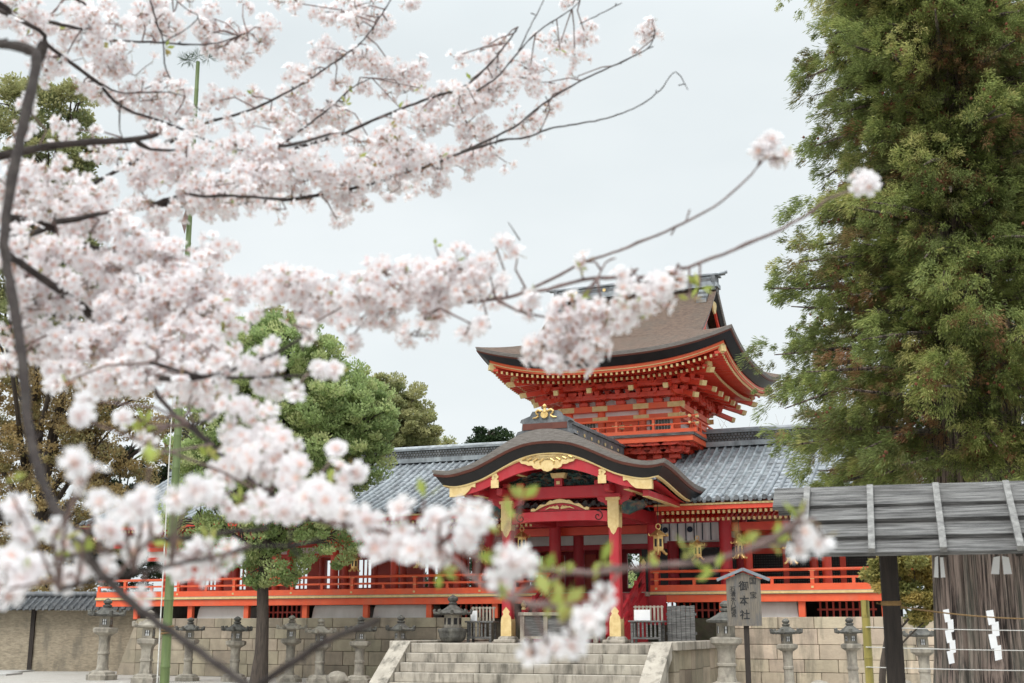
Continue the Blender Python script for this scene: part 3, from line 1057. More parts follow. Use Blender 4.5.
# --- lower storey: great columns, floor, red stairs, walls
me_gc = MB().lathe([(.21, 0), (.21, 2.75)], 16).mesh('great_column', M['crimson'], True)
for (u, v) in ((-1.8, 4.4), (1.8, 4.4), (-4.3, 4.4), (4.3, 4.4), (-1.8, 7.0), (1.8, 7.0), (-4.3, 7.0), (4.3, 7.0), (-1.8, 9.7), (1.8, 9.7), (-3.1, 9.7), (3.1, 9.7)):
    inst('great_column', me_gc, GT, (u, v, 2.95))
for v in (4.4, 7.0, 9.7):
    part('head_beam', MB().box(-4.5, 4.5, v - .12, v + .12, 5.3, 5.62), M['crimson'], GT)
    if v > 5:
        part('tie_rail', MB().box(-4.3, 4.3, v - .08, v + .08, 4.62, 4.8), M['crimson'], GT)
        part('plaster_band', MB().box(-4.3, 4.3, v - .04, v + .04, 4.81, 5.29), M['plaster'], GT)
for s in (-1, 1):
    part('side_tie', MB().box(4.3 * s - .08, 4.3 * s + .08, 4.6, 9.6, 4.64, 4.82), M['crimson'], GT)
part('floor', MB().box(-1.74, 1.74, 3.6, 11.5, 2.84, 2.985), M['palewood'], GT)
part('ceiling', MB().box(-4.4, 4.4, 4.5, 10.5, 5.66, 5.72), M['dark_wood'], GT)
dw = MB()                                                    # doors of the back wall
for (a, b_) in ((-1.6, -.75), (-.25, .25), (.75, 1.6), (1.98, 2.9), (-2.9, -2.5)):
    dw.box(a, b_, 9.64, 9.76, 3.0, 4.62)
dw.box(-4.3, 4.3, 9.65, 9.75, 3.0, 3.3)
part('back_doors', dw, M['crimson'], GT)
hl = MB().box(.6, 4.2, 7.05, 7.12, 3.0, 4.6)
part('dark_shutter', hl, M['black'], GT)
sp = MB()
NSP = 7
for k in range(NSP):
    sp.box(-1.55, 1.55, 1.0 + .37 * k, 3.62, ZP + (1.6 / NSP) * k + (.002 if k else 0), ZP + (1.6 / NSP) * (k + 1))
part('red_stairs', sp, M['crimson'], GT)
for s in (-1, 1):
    sr = MB()
    x0, x1 = (1.56, 1.68) if s > 0 else (-1.68, -1.56)
    sr.loft([[(x0, .8, ZP), (x1, .8, ZP), (x1, .8, ZP + .2), (x0, .8, ZP + .2)], [(x0, 3.7, ZP), (x1, 3.7, ZP), (x1, 3.7, 3.0), (x0, 3.7, 3.0)]])
    part('stair_string', sr, M['crimson'], GT)
    hr = MB()
    for z_ in (.45, .85):
        hr.beam((s * 1.62, .85, ZP + z_), (s * 1.62, 3.75, 3.0 + z_ - .18), .09, .09)
    for v in (.9, 1.85, 2.8, 3.7):
        zb = ZP + .2 + (v - .8) / 2.9 * 1.45
        hr.box(s * 1.62 - .055, s * 1.62 + .055, v - .055, v + .055, zb - .1, zb + .78)
    hro = part('stair_rail', hr, M['crimson'], GT)
    for v in (.9, 3.7):
        nb = MB()
        zb = ZP + .2 + (v - .8) / 2.9 * 1.45 + .78
        nb.lathe([(.075, 0), (.075, .05), (.05, .07), (.09, .13), (.085, .19), (.04, .26), (.0, .31)], 10, s * 1.62, v, z=zb)
        part('gilt_finial', nb, M['gilt'], hro)
    part('side_panel', MB().box(s * 1.85 - .48, s * 1.85 + .44, 3.99, 4.035, 1.9, 2.87), M['crimson'], GT)
part('riser_panel', MB().box(-1.7, 1.7, 3.72, 3.80, ZP, 2.83), M['crimson'], GT)

# --- upper storey
WU, WV0, WV1 = 2.1, 6.9, 11.1
VC = (WV0 + WV1) / 2
WVH = (WV1 - WV0) / 2
US = [-2.1, -.8, .8, 2.1]
VS = [WV0, VC, WV1]
part('upper_wall', MB().box(-WU + .03, WU - .03, WV0 + .05, WV1 - .05, 8.4, 11.6), M['plaster'], GT)
me_uc = MB().lathe([(.15, 0), (.15, 1.25)], 12).mesh('upper_column', M['vermilion'], True)
for u in US:
    for v in VS:
        if abs(u) > 2 or v != VC:
            inst('upper_column', me_uc, GT, (u, v, 8.7))
def ring_beam(name, e, z0, z1, w, m):
    b = MB()
    b.box(-WU - e, WU + e, WV0 - e - 0, WV0 - e + w, z0, z1)
    b.box(-WU - e, WU + e, WV1 + e - w, WV1 + e, z0, z1)
    b.box(-WU - e, -WU - e + w, WV0 - e + w + .003, WV1 + e - w - .003, z0 + .002, z1 - .002)
    b.box(WU + e - w, WU + e, WV0 - e + w + .003, WV1 + e - w - .003, z0 + .002, z1 - .002)
    return part(name, b, m, GT)
for (z0, z1, e) in ((9.74, 9.96, .22), (9.36, 9.54, .19), (8.75, 8.9, .16)):
    rb = ring_beam('wall_beam', e, z0, z1, .3, M['vermilion'])
    if z0 > 9:
        for u in US:
            q = .3 if abs(u) < 2 else .33
            for v in (WV0 - e - .006, WV1 + e - .02):
                uu = u if abs(u) < 2 else u + math.copysign(-.05, u)
                part('gilt_band', MB().box(uu - q, uu + q, v, v + .026, z0 + .012, z1 - .012), M['gilt'], rb)
        for s in (-1, 1):
            for v in VS:
                x = s * (WU + e)
                part('gilt_band', MB().box(x - .012, x + .012, v - .3, v + .3, z0 + .012, z1 - .012), M['gilt'], rb)
wd = MB()
for (a, b_) in ((-1.85, -1.05), (1.05, 1.85)):
    for q in range(7):
        x = a + (b_ - a) * (q + .5) / 7
        wd.box(x - .028, x + .028, WV0 - .02, WV0 + .04, 8.95, 9.34)
part('window_bars', wd, M['verdigris'], GT)
dr = MB()
for a in (-.62, .02):
    dr.box(a, a + .6, WV0 - .03, WV0 + .04, 8.92, 9.34)
drp = part('upper_door', dr, M['vermilion'], GT)
part('gilt_fittings', MB().box(-.1, .1, WV0 - .05, WV0 - .031, 9.05, 9.2).disc((-.35, WV0 - .03, 9.15), .06, (0, -1, 0), .02).disc((.35, WV0 - .03, 9.15), .06, (0, -1, 0), .02), M['gilt'], drp)
# balcony
BE = .82
bf = MB().box(-WU - BE, WU + BE, WV0 - BE, WV1 + BE, 8.60, 8.70)
bfo = part('balcony_floor', bf, M['greywood'], GT)
be = MB()
e = BE - .05
for (x0, x1, y0, y1) in ((-WU - e, WU + e, WV0 - e, WV0 - e + .2), (-WU - e, WU + e, WV1 + e - .2, WV1 + e), (-WU - e, -WU - e + .2, WV0 - e + .203, WV1 + e - .203), (WU + e - .2, WU + e, WV0 - e + .203, WV1 + e - .203)):
    be.box(x0, x1, y0, y1, 8.40, 8.596)
part('balcony_beam', be, M['vermilion'], GT)
rl, gl = MB(), MB()
e = BE - .1
XU, Y0, Y1 = WU + e, WV0 - e, WV1 + e
for (z_, r_) in ((9.26, .045), (9.02, .035)):
    x = .26
    rl.tube([(-XU - x, Y0, z_), (-XU + .3, Y0, z_), (XU - .3, Y0, z_), (XU + x, Y0, z_ + .05 * (z_ > 9.1))], r_, 8)
    rl.tube([(-XU - x, Y1, z_), (XU + x, Y1, z_)], r_, 8)
    rl.tube([(-XU, Y0 - x, z_ + .01), (-XU, Y1 + x, z_ + .01)], r_, 8)
    rl.tube([(XU, Y0 - x, z_ + .01), (XU, Y1 + x, z_ + .01)], r_, 8)
    for sx in (-1, 1):
        for (yy, sy) in ((Y0, -1), (Y1, 1)):
            gl.tube([(sx * (XU + x - .1), yy, z_), (sx * (XU + x + .02), yy, z_)], r_ + .01, 8)
            gl.tube([(sx * XU, yy + sy * (x - .1), z_), (sx * XU, yy + sy * (x + .02), z_)], r_ + .01, 8)
rl.box(-XU - .2, XU + .2, Y0 - .06, Y0 + .06, 8.70, 8.84)
rl.box(-XU - .2, XU + .2, Y1 - .06, Y1 + .06, 8.70, 8.84)
for sx in (-1, 1):
    rl.box(sx * XU - .06, sx * XU + .06, Y0 + .063, Y1 - .063, 8.702, 8.838)
n = 9
for i in range(n):
    t = i / (n - 1)
    for (yy) in (Y0, Y1):
        u = -XU + 2 * XU * t
        rl.box(u - .045, u + .045, yy - .045, yy + .045, 8.84, 9.22 if i % 2 == 0 else 9.0)
        if i % 2 == 0:
            gl.box(u - .06, u + .06, yy - .05, yy + .05, 9.045, 9.065)
    v = Y0 + (Y1 - Y0) * t
    for sx in (-1, 1):
        rl.box(sx * XU - .045, sx * XU + .045, v - .045, v + .045, 8.84, 9.22 if i % 2 == 0 else 9.0)
rlo = part('balcony_railing', rl, M['vermilion'], GT)
part('gilt_fittings', gl, M['gilt'], rlo)

# bracket sets
def bracket(steps, reach, rise, arm, tail=True):
    b = MB()
    b.box(-.17, .17, -.17, .17, -.02, .16, ch=.03)
    for k in range(steps):
        y = -reach * (k + 1)
        z0 = .16 + rise * k
        h = rise * .55
        # outward arm with a rounded nose
        nose = [(.15, z0 + h), (.15, z0 + h * .2), (.0, z0), (y + .10, z0), (y - .03, z0 + h * .25), (y - .1, z0 + h * .65), (y - .1, z0 + h)]
        vs = [(-.065, p[0], p[1]) for p in nose] + [(.065, p[0], p[1]) for p in nose]
        m = len(nose)
        b.add(vs, [tuple(range(m)), tuple(range(2 * m - 1, m - 1, -1))] + [(i, (i + 1) % m, m + (i + 1) % m, m + i) for i in range(m)])
        for yy, w_ in ((y, arm), (y + reach, arm * .92)):
            if k == 0 or yy == y:
                b.prism([(-w_ / 2, z0 + h + .002), (-w_ / 2, z0 + h * .72), (-w_ / 2 + .07, z0 + h * .3), (-w_ / 2 + .2, z0 + .01), (w_ / 2 - .2, z0 + .01), (w_ / 2 - .07, z0 + h * .3), (w_ / 2, z0 + h * .72), (w_ / 2, z0 + h + .002)], yy - .06, yy + .06)
                for q in (-1, 0, 1):
                    x = q * (w_ / 2 - .09)
                    b.prism([(x - .10, z0 + rise - .015), (x - .10, z0 + h + .1), (x - .07, z0 + h + .004), (x + .07, z0 + h + .004), (x + .10, z0 + h + .1), (x + .10, z0 + rise - .015)], yy - .10, yy + .10)
    return b
def tail(reach, z0, drop, gold=True):
    b = MB()
    b.beam((0, .2, z0 + drop), (0, -reach, z0), .15, .17)
    b.beam((0, -reach + .0, z0), (0, -reach - .14, z0 - .14 * drop / (reach + .2)), .165, .185, 1)
    return b
UB = bracket(3, .40, .34, .98).mesh('eave_bracket', M['red'])
UT = tail(1.32, 10.36, .46).moved((0, 0, -9.98)).mesh('tail_rafter', [M['red'], M['gilt']])
LB = bracket(2, .34, .24, .82).mesh('balcony_bracket', M['red'])
ZB = 9.98
spots = []
for u in US[1:3] + [0.0, -1.45, 1.45]:
    spots.append((u, WV0 - .06, 0.0)); spots.append((u, WV1 + .06, math.pi))
for v in (VC, VC - 1.05, VC + 1.05):
    spots.append((WU + .06, v, math.pi / 2)); spots.append((-WU - .06, v, -math.pi / 2))
for sx in (-1, 1):
    for (yy, a0) in ((WV0, 0.0), (WV1, math.pi)):
        spots.append((sx * WU, yy - .06 * (1 if a0 == 0 else -1), a0))
        spots.append((sx * WU + .06 * sx, yy, sx * math.pi / 2))
        spots.append((sx * WU, yy, (sx * math.pi / 4) if a0 == 0 else (sx * 3 * math.pi / 4)))
for (u, v, a) in spots:
    b_ = inst('eave_bracket', UB, GT, (u, v, ZB), a)
    diag = abs(abs(a) % (math.pi / 2) - math.pi / 4) < .01
    if u not in (0.0, 1.45, -1.45):
        t_ = inst('tail_rafter', UT, GT, (u, v, ZB), a)
        if diag:
            t_.scale = (1.1, 1.38, 1)
            b_.scale = (1, 1.35, 1)
            t2 = inst('tail_rafter', UT, GT, (u, v, ZB + .38), a)
            t2.scale = (1.1, 1.75, 1)
            t3 = inst('tail_rafter', UT, GT, (u, v, ZB - .33), a)
            t3.scale = (1.1, 1.0, 1)
    inst('balcony_bracket', LB, GT, (u * .93, VC + (v - VC) * .95, 7.88), a)
part('balcony_core', MB().box(-WU + .1, WU - .1, WV0 + .2, WV1 - .2, 7.2, 8.45), M['red'], GT)
for (e, z0, z1) in ((.45, 10.52, 10.66), (.85, 10.86, 11.0), (1.26, 11.16, 11.32)):
    ring_beam('eave_purlin', e, z0, z1, .14, M['red'])
ring_beam('balcony_purlin', .32, 8.14, 8.26, .14, M['red'])
part('lower_wall_beam', MB().box(-2.0, 2.0, WV0 + .02, WV0 + .16, 7.7, 7.9), M['red'], GT)

# upper roof
RA, RB_ = 4.85, 4.8
Z0, RISEH, LIFT = 11.45, 3.35, .62
VCR = VC
def fz(t):
    return RISEH * (.60 * t + .40 * t * t)
per = []
NS_ = 40
for k in range(4):
    for i in range(NS_):
        a = -1 + 2 * i / NS_
        per.append([(a, -1), (1, a), (-a, 1), (-1, -a)][k])
def lift(p):
    return LIFT * (abs(p[0]) * abs(p[1])) ** 2.6
def pin(p, d):
    return (p[0] * (RA - d), VCR + p[1] * (RB_ - d))
rows = []
ND = 11
DEP = 2.15
for k in range(ND):
    d = DEP * k / (ND - 1)
    rows.append([(*pin(p, d), Z0 + fz(d / RB_) + lift(p) * (1 - k / (ND - 1)) ** 1.3) for p in per])
def cband(z0, z1, d0, d1, dep):
    rings = []
    for p in per:
        zt = Z0 + lift(p)
        a, b_, c_ = pin(p, d0), pin(p, d1), pin(p, d0 + dep)
        rings.append([(*a, zt - z0), (*b_, zt - z1), (*c_, zt - z1), (*c_, zt - z0)])
    return rings
TR = part('upper_roof', MB().grid(rows, 0, close=True).loft(cband(.0015, .13, 0, .04, .3), 1, loop=True), [M['bark_roof'], M['bark_edge']], GT, smooth=True)
part('edge_board', MB().loft(cband(.132, .19, .02, .05, .3), 0, loop=True), M['brown_edge'], TR, smooth=True)
part('black_fascia', MB().loft(cband(.193, .45, .08, .34, .3), 0, loop=True), M['black'], TR, smooth=True)
EB = part('eave_board', MB().loft(cband(.453, .66, .40, .44, .12), 0, loop=True), M['vermilion'], GT, smooth=True)
part('gilt_trim', MB().loft(cband(.56, .59, .392, .396, .02), 0, loop=True), M['gilt'], EB, smooth=True)
rows = []
for k in range(6):
    d = .46 + (2.9 - .46) * k / 5
    rows.append([(*pin(p, d), Z0 + lift(p) * (1 - k / 5) - .60 + .42 * k / 5) for p in per])
part('soffit', MB().grid(rows, 0, close=True), M['red'], GT, smooth=True)
# rafters: two tiers on each of the four sides
def raf(side):
    r1, c1 = MB(), MB()
    n = 46
    for i in range(n):
        a = -.965 + 1.93 * (i + .5) / n
        p = [(a, -1), (1, a), (-a, 1), (-1, -a)][side]
        for (d0, z_, w_) in ((.50, -.70, .075), (1.08, -.80, .08)):
            if abs(a) * (RA) > RA - d0 + .05:
                continue
            s_ = lift(p) * (1 - (d0 - .46) / 2.44)
            # rafters run square to the eave
            if side in (0, 2):
                x = p[0] * RA
                y0 = VCR + p[1] * (RB_ - d0); y1 = VCR + p[1] * max(RB_ - 2.85, abs(p[0]) * (RB_ - .3))
                if abs(y1 - VCR) > abs(y0 - VCR) - .1:
                    continue
                q0, q1 = (x, y0), (x, y1)
            else:
                y = VCR + p[1] * RB_
                x0 = p[0] * (RA - d0); x1 = p[0] * max(RA - 2.85, abs(p[1]) * (RA - .3))
                if abs(x1) > abs(x0) - .1:
                    continue
                q0, q1 = (x0, y), (x1, y)
            L_ = math.dist(q0, q1)
            z0 = Z0 + s_ + z_
            z1 = Z0 + z_ + .17 * L_ + s_ * max(0, 1 - L_ / 2.4)
            r1.beam((*q0, z0), (*q1, z1), .07, .095)
            dx, dy = (q0[0] - q1[0]) / L_, (q0[1] - q1[1]) / L_
            c1.beam((q0[0] + dx * .022, q0[1] + dy * .022, z0 - .004), (q0[0] - dx * .012, q0[1] - dy * .012, z0), .078, .10)
    o = part('rafters', r1, M['red'], GT)
    o['kind'] = 'stuff'
    part('gilt_rafter_ends', c1, M['gilt'], o)['kind'] = 'stuff'
for s_ in range(4):
    raf(s_)
for sx in (-1, 1):                                            # hip rafters
    for sy in (-1, 1):
        h = MB()
        def hp(d, dz):
            return (sx * (RA - d), VCR + sy * (RB_ - d), Z0 + LIFT * max(0, 1 - (d - .46) / 2.44) + dz)
        h.beam(hp(.46, -.74), hp(2.9, -.5), .17, .22)
        h.beam(hp(1.15, -.93), hp(2.9, -.66), .16, .2)
        h.beam(hp(.40, -.742), hp(.56, -.736), .185, .235, 1)
        h.beam(hp(1.05, -.942), hp(1.2, -.93), .175, .215, 1)
        part('hip_rafter', h, [M['red'], M['gilt']], GT)
# the gabled top of the roof
GU = 3.35
rows = []
NT = 15
def zt_(y):
    d = RB_ - abs(y)
    return Z0 + fz(d / RB_)
ys = [-(RB_ - 1.75) + 2 * (RB_ - 1.75) * i / 30 for i in range(31)]
tp = MB()
us = [-GU + 2 * GU * i / 12 for i in range(13)]
tp.grid([[(u, VCR + y, zt_(y) + .012) for u in us] for y in ys], 0)
for s in (-1, 1):
    x = s * GU
    rg = []
    for y in ys:
        rg.append([(x - .35 * s, VCR + y, zt_(y) + .01), (x, VCR + y, zt_(y) + .008), (x - .03 * s, VCR + y, zt_(y) - .16), (x - .35 * s, VCR + y, zt_(y) - .16)])
    tp.loft(rg, 1)
part('gabled_top', tp, [M['bark_roof'], M['bark_edge']], TR, smooth=True)
for s in (-1, 1):
    gb, gw, gt2 = MB(), MB(), MB()
    rg, rg2 = [], []
    yy = [y for y in ys]
    for y in yy:
        z_ = zt_(y) - .165
        x = s * (GU - .06)
        rg.append([(x - .3 * s, VCR + y, z_), (x, VCR + y, z_), (x - .10 * s, VCR + y, z_ - .22), (x - .3 * s, VCR + y, z_ - .22)])
        x = s * (GU - .2)
        rg2.append([(x - .08 * s, VCR + y, z_ - .225), (x, VCR + y, z_ - .225), (x, VCR + y, z_ - .46), (x - .08 * s, VCR + y, z_ - .46)])
    part('black_verge', MB().loft(rg), M['black'], TR, smooth=True)
    bgo = part('gable_board', MB().loft(rg2), M['red'], TR, smooth=True)
    gx = s * 2.68
    pts = [(y, zt_(y) - .3) for y in yy] 
    zb = zt_(RB_ - 2.0) - .12
    poly = [(gx, VCR + y, z_) for y, z_ in pts if z_ > zb]
    poly2 = [(gx - .08 * s, a, b_) for _, a, b_ in poly]
    m = len(poly)
    gw.add(poly + poly2, [tuple(range(m)), tuple(range(2 * m - 1, m - 1, -1))] + [(i, (i + 1) % m, m + (i + 1) % m, m + i) for i in range(m)])
    part('gable_wall', gw, M['plaster'], TR)
    gs = MB()
    gs.beam((gx + .04 * s, VCR, zb), (gx + .04 * s, VCR, 14.4), .12, .2)
    gs.beam((gx + .04 * s, VCR - 1.7, zb + .42), (gx + .04 * s, VCR + 1.7, zb + .42), .12, .22)
    for q in (-1.2, 1.2):
        gs.beam((gx + .04 * s, VCR + q, zb), (gx + .04 * s, VCR + q, zb + .7), .1, .16)
    part('gable_strut', gs, M['vermilion'], TR)
    pd = MB().prism([(0, -.5), (.18, -.42), (.3, -.2), (.42, 0), (-.42, 0), (-.3, -.2), (-.18, -.42)], -.03, .03)
    pd.v = [(s * (GU - .17) + y_, VCR + x_, 14.2 + z_) for x_, y_, z_ in pd.v]
    part('gilt_pendant', pd, M['gilt'], bgo)
# box ridge
rg_ = MB()
zr = Z0 + RISEH
rg_.box(-GU - .05, GU + .05, VCR - .34, VCR + .34, zr - .06, zr + .10, 0)
for k in range(3):
    w_ = .25 - .012 * k
    rg_.box(-GU + .1 - .03 * k, GU - .1 + .03 * k, VCR - w_, VCR + w_, zr + .10 + k * .10, zr + .185 + k * .10, k % 2)
rg_.box(-GU - .1, GU + .1, VCR - .30, VCR + .30, zr + .40, zr + .46, 0)
rg_.tube([(-GU - .4, VCR, zr + .56), (-GU - .1, VCR, zr + .51), (GU + .1, VCR, zr + .51), (GU + .4, VCR, zr + .56)], .075, 8, 0)
rgo = part('box_ridge', rg_, [M['tile'], M['tile_dark']], TR)
for s in (-1, 1):
    re = MB()
    x = s * (GU - .45)
    for k in range(5):                                        # stepped tiles running down from the ridge end
        y = VCR - .38 - .12 * k
        z_ = zt_(y - VCR) + .02
        re.box(x - .19, x + .19, y - .07, y + .06, z_ - .05, z_ + .16 - .012 * k, k % 2)
    re.box(s * (GU - .1) - .08, s * (GU - .1) + .08, VCR - .34, VCR + .34, zr - .2, zr + .38, 1)
    re.box(s * (GU + .1) - .2, s * (GU + .1) + .2, VCR - .16, VCR + .16, zr + .463, zr + .485, 0)
    part('ridge_end_tiles', re, [M['tile'], M['tile_dark']], rgo)
cr = MB()
for s in (-1, 1):
    for k in range(5):
        cr.disc((-2.4 + 1.2 * k, VCR + s * .252, zr + .25), .07, (0, s, 0), .02, 12)
part('gilt_crests', cr, M['gilt'], rgo)

# ------------------------------------------------------------------ gilded hanging lanterns
def hang_lantern(name, label, p, drop, scale=1.0):
    t = thing(name, label, 'hanging lantern', p, rng.uniform(0, 1), 'gilded lanterns hanging under the eaves')
    s = scale
    def sc(pr):
        return [(r * s, z * s) for r, z in pr]
    part('body', MB().lathe(sc([(.10, -.62), (.15, -.60), (.165, -.50), (.155, -.2), (.17, -.17)]), 6), M['gold'], t)
    wd_ = MB()
    for k in range(6):
        a = k * math.pi / 3 + math.pi / 6
        c_ = Vector((math.cos(a), math.sin(a), 0))
        q = c_ * .137 * s
        wd_.beam(q + Vector((0, 0, -.49 * s)), q + Vector((0, 0, -.26 * s)), .075 * s, .012, up=c_)
    part('window', wd_, M['black'], t)
    rf = MB().lathe(sc([(.19, -.175), (.27, -.185), (.285, -.165), (.2, -.10), (.12, -.04), (.06, .0), (.05, .02)]), 6)
    for k in range(6):
        a = k * math.pi / 3
        rf.tube([(.26 * s * math.cos(a), .26 * s * math.sin(a), -.175 * s), (.31 * s * math.cos(a), .31 * s * math.sin(a), -.15 * s), (.30 * s * math.cos(a), .30 * s * math.sin(a), -.10 * s)], [.022 * s, .02 * s, .012 * s], 5)
    part('roof', rf, M['gold'], t)
    ft = MB()
    for k in range(6):
        a = k * math.pi / 3
        ca, sa = math.cos(a), math.sin(a)
        ft.tube([(.13 * s * ca, .13 * s * sa, -.58 * s), (.19 * s * ca, .19 * s * sa, -.66 * s), (.25 * s * ca, .25 * s * sa, -.70 * s), (.27 * s * ca, .27 * s * sa, -.66 * s)], [.04 * s, .035 * s, .03 * s, .015 * s], 5)
    part('feet', ft, M['gold'], t)
    rp = [(.075 * s * math.cos(a * math.pi / 6), 0, .10 * s + .075 * s * math.sin(a * math.pi / 6)) for a in range(13)]
    part('ring', MB().tube(rp, .016 * s, 5, caps=False), M['gold'], t)
    part('hook_chain', MB().tube([(0, 0, .17 * s), (0, 0, drop)], .012, 5), M['black'], t)
    return t

def hl_at(px, py, v, label, top=5.35, scale=1.0):            # py: the lantern's ring
    d = ray(px, py)
    n = VX
    s = ((ORG + VX * v) - Vector((0, 0, CAM_Z))).dot(n) / d.dot(n)
    p = Vector((0, 0, CAM_Z)) + d * s
    p.z -= .17 * scale
    hang_lantern('hanging_lantern', label, p, top - p.z, scale)

hl_at(658, 524, 1.9, 'largest gilded lantern hanging just right of the right porch column', 5.95, 1.12)
hl_at(697, 536, 3.6, 'gilded lantern hanging in front of the first black lattice right of the porch', 5.55, .9)
hl_at(739, 534, 3.6, 'gilded lantern hanging in front of a red corridor column, between two lattices', 5.55, .9)
hl_at(790, 539, 3.6, 'gilded lantern hanging behind the left edge of the plank shelter', 5.55, .9)
hl_at(522, 527, 1.9, 'gilded lantern hanging just inside the left porch column', 5.95, 1.0)
hl_at(482, 540, 3.6, 'gilded lantern hanging left of the porch behind the lowest blossoms', 5.55, .9)
hl_at(420, 547, 3.6, 'gilded lantern hanging over the left railing near the bronze lantern', 5.55, .85)
hl_at(355, 551, 3.6, 'gilded lantern hanging right of the big round tree before the left corridor', 5.55, .85)

# white curtain with dark crests inside the gate
cu = sthing('crest_curtain', 'white hanging curtain with dark round crests inside the red gate', 'curtain', 3.0, 4.75, 4.85)
rows = []
for j in range(6):
    rows.append([(1.95 + 2.1 * i / 60, 4.75 + .035 * math.sin(i * .9) * (j / 5), 5.42 - .14 * j) for i in range(61)])
part('cloth', MB().grid(rows), M['cloth'], cu, smooth=True)
sp_ = MB()
for k in range(8):
    x = 2.0 + .29 * k
    sp_.box(x - .018, x + .018, 4.69, 4.705, 4.72, 5.42)
part('dark_stripes', sp_, M['crest'], cu)
cr = MB()
for x in (2.145 + .0, 2.145 + .87):
    cr = MB()
    cr.disc((x, 4.705, 5.1), .10, (0, -1, 0), .012, 14)
    part('crest', cr, M['crest'], cu)

# ------------------------------------------------------------------ things on the landing
of = sthing('offering_box', 'low pale wooden offering box with slatted top between the porch columns', 'offering box', -.05, .1, ZP)
b = MB()
for u in (-1.2, -.42, .42, 1.2):
    b.box(u - .07, u + .07, -.32, -.20, ZP, ZP + .82, ch=.01)
    b.box(u - .07, u + .07, .40, .52, ZP, ZP + .82, ch=.01)
b.box(-1.32, 1.32, -.36, -.16, ZP + .824, ZP + .93, ch=.012)
b.box(-1.32, 1.32, .36, .56, ZP + .824, ZP + .93, ch=.012)
b.box(-1.25, 1.25, -.31, -.21, ZP + .12, ZP + .2)
part('frame', b, M['palewood'], of)
part('front_panel', MB().box(-1.19, 1.19, -.275, -.235, ZP + .2, ZP + .82), M['greywood'], of)
part('back_panel', MB().box(-1.19, 1.19, .44, .48, ZP + .2, ZP + .82), M['greywood'], of)
b = MB()
for k in range(16):
    x = -1.12 + k * .15
    b.box(x - .03, x + .03, -.155, .355, ZP + .85, ZP + .91)
part('slatted_top', b, M['palewood'], of)

def side_table(label, u, v, wide):
    t = sthing('offering_table', label, 'table', u, v, ZP, 'slatted tables on the landing')
    h = wide / 2
    part('tabletop', MB().box(u - h - .07, u + h + .07, v - .26, v + .26, ZP + .62, ZP + .67, ch=.008), M['greywood'], t)
    for sx in (-1, 1):
        for sy in (-1, 1):
            part('leg', MB().box(u + sx * (h - .04) - .035, u + sx * (h - .04) + .035, v + sy * .2 - .035, v + sy * .2 + .035, ZP, ZP + .618), M['greywood'], t)
    b = MB()
    b.box(u - h + .04, u + h - .04, v - .225, v - .185, ZP + .12, ZP + .18)
    k = u - h + .12
    while k < u + h - .1:
        b.box(k - .028, k + .028, v - .222, v - .19, ZP + .182, ZP + .615)
        k += .13
    part('slatted_front', b, M['greywood'], t)
    r = MB()
    r.box(u - h + .0, u + h, v + .12, v + .16, ZP + 1.06, ZP + 1.10)
    k = u - h + .06
    while k < u + h:
        r.box(k - .03, k + .03, v + .115, v + .15, ZP + .672, ZP + 1.12)
        k += .12
    part('fortune_rack', r, M['palewood'], t)
    return t
side_table('slatted grey wooden table with a paper notice left of the porch columns', -2.75, 0.1, .85)
side_table('slatted grey wooden table with a white notice right of the porch columns', 2.75, 0.1, .95)
for (u, w_, l_) in ((-2.98, .22, 'white paper notice standing on the table left of the porch'), (2.62, .5, 'wide white notice standing on the table right of the porch')):
    n_ = sthing('paper_notice', l_, 'notice', u, -.02, ZP + .67)
    part('sheet', MB().box(u - w_ / 2, u + w_ / 2, -.03, -.018, ZP + .675, ZP + .99), M['paper'], n_)
    part('backing_board', MB().box(u - w_ / 2 - .02, u + w_ / 2 + .02, -.016, .0, ZP + .672, ZP + 1.0), M['palewood'], n_)
n_ = sthing('paper_notice', 'small tilted white notice on top of the offering box', 'notice', .9, .0, ZP + .93)
part('sheet', MB().add([(.78, -.30, ZP + .935), (.98, -.30, ZP + .935), (1.0, -.17, ZP + 1.17), (.80, -.17, ZP + 1.17), (.78, -.285, ZP + .932), (.98, -.285, ZP + .932), (1.0, -.155, ZP + 1.168), (.80, -.155, ZP + 1.168)], [(0, 1, 2, 3), (7, 6, 5, 4), (0, 4, 5, 1), (1, 5, 6, 2), (2, 6, 7, 3), (3, 7, 4, 0)]), M['paper'], n_)
fe = sthing('board_screen', 'grey vertical board screen beside the right hand table', 'screen', 3.7, .35, ZP)
for k in range(6):
    x = 3.3 + k * .145
    part('board', MB().box(x + .004, x + .139, .33, .36, ZP + .03, ZP + 1.1 + .015 * (k % 2), ch=.006), M['greywood'], fe)
part('rail', MB().box(3.26, 4.2, .363, .42, ZP + .25, ZP + .33), M['greywood'], fe)
part('rail', MB().box(3.26, 4.2, .363, .42, ZP + .82, ZP + .9), M['greywood'], fe)

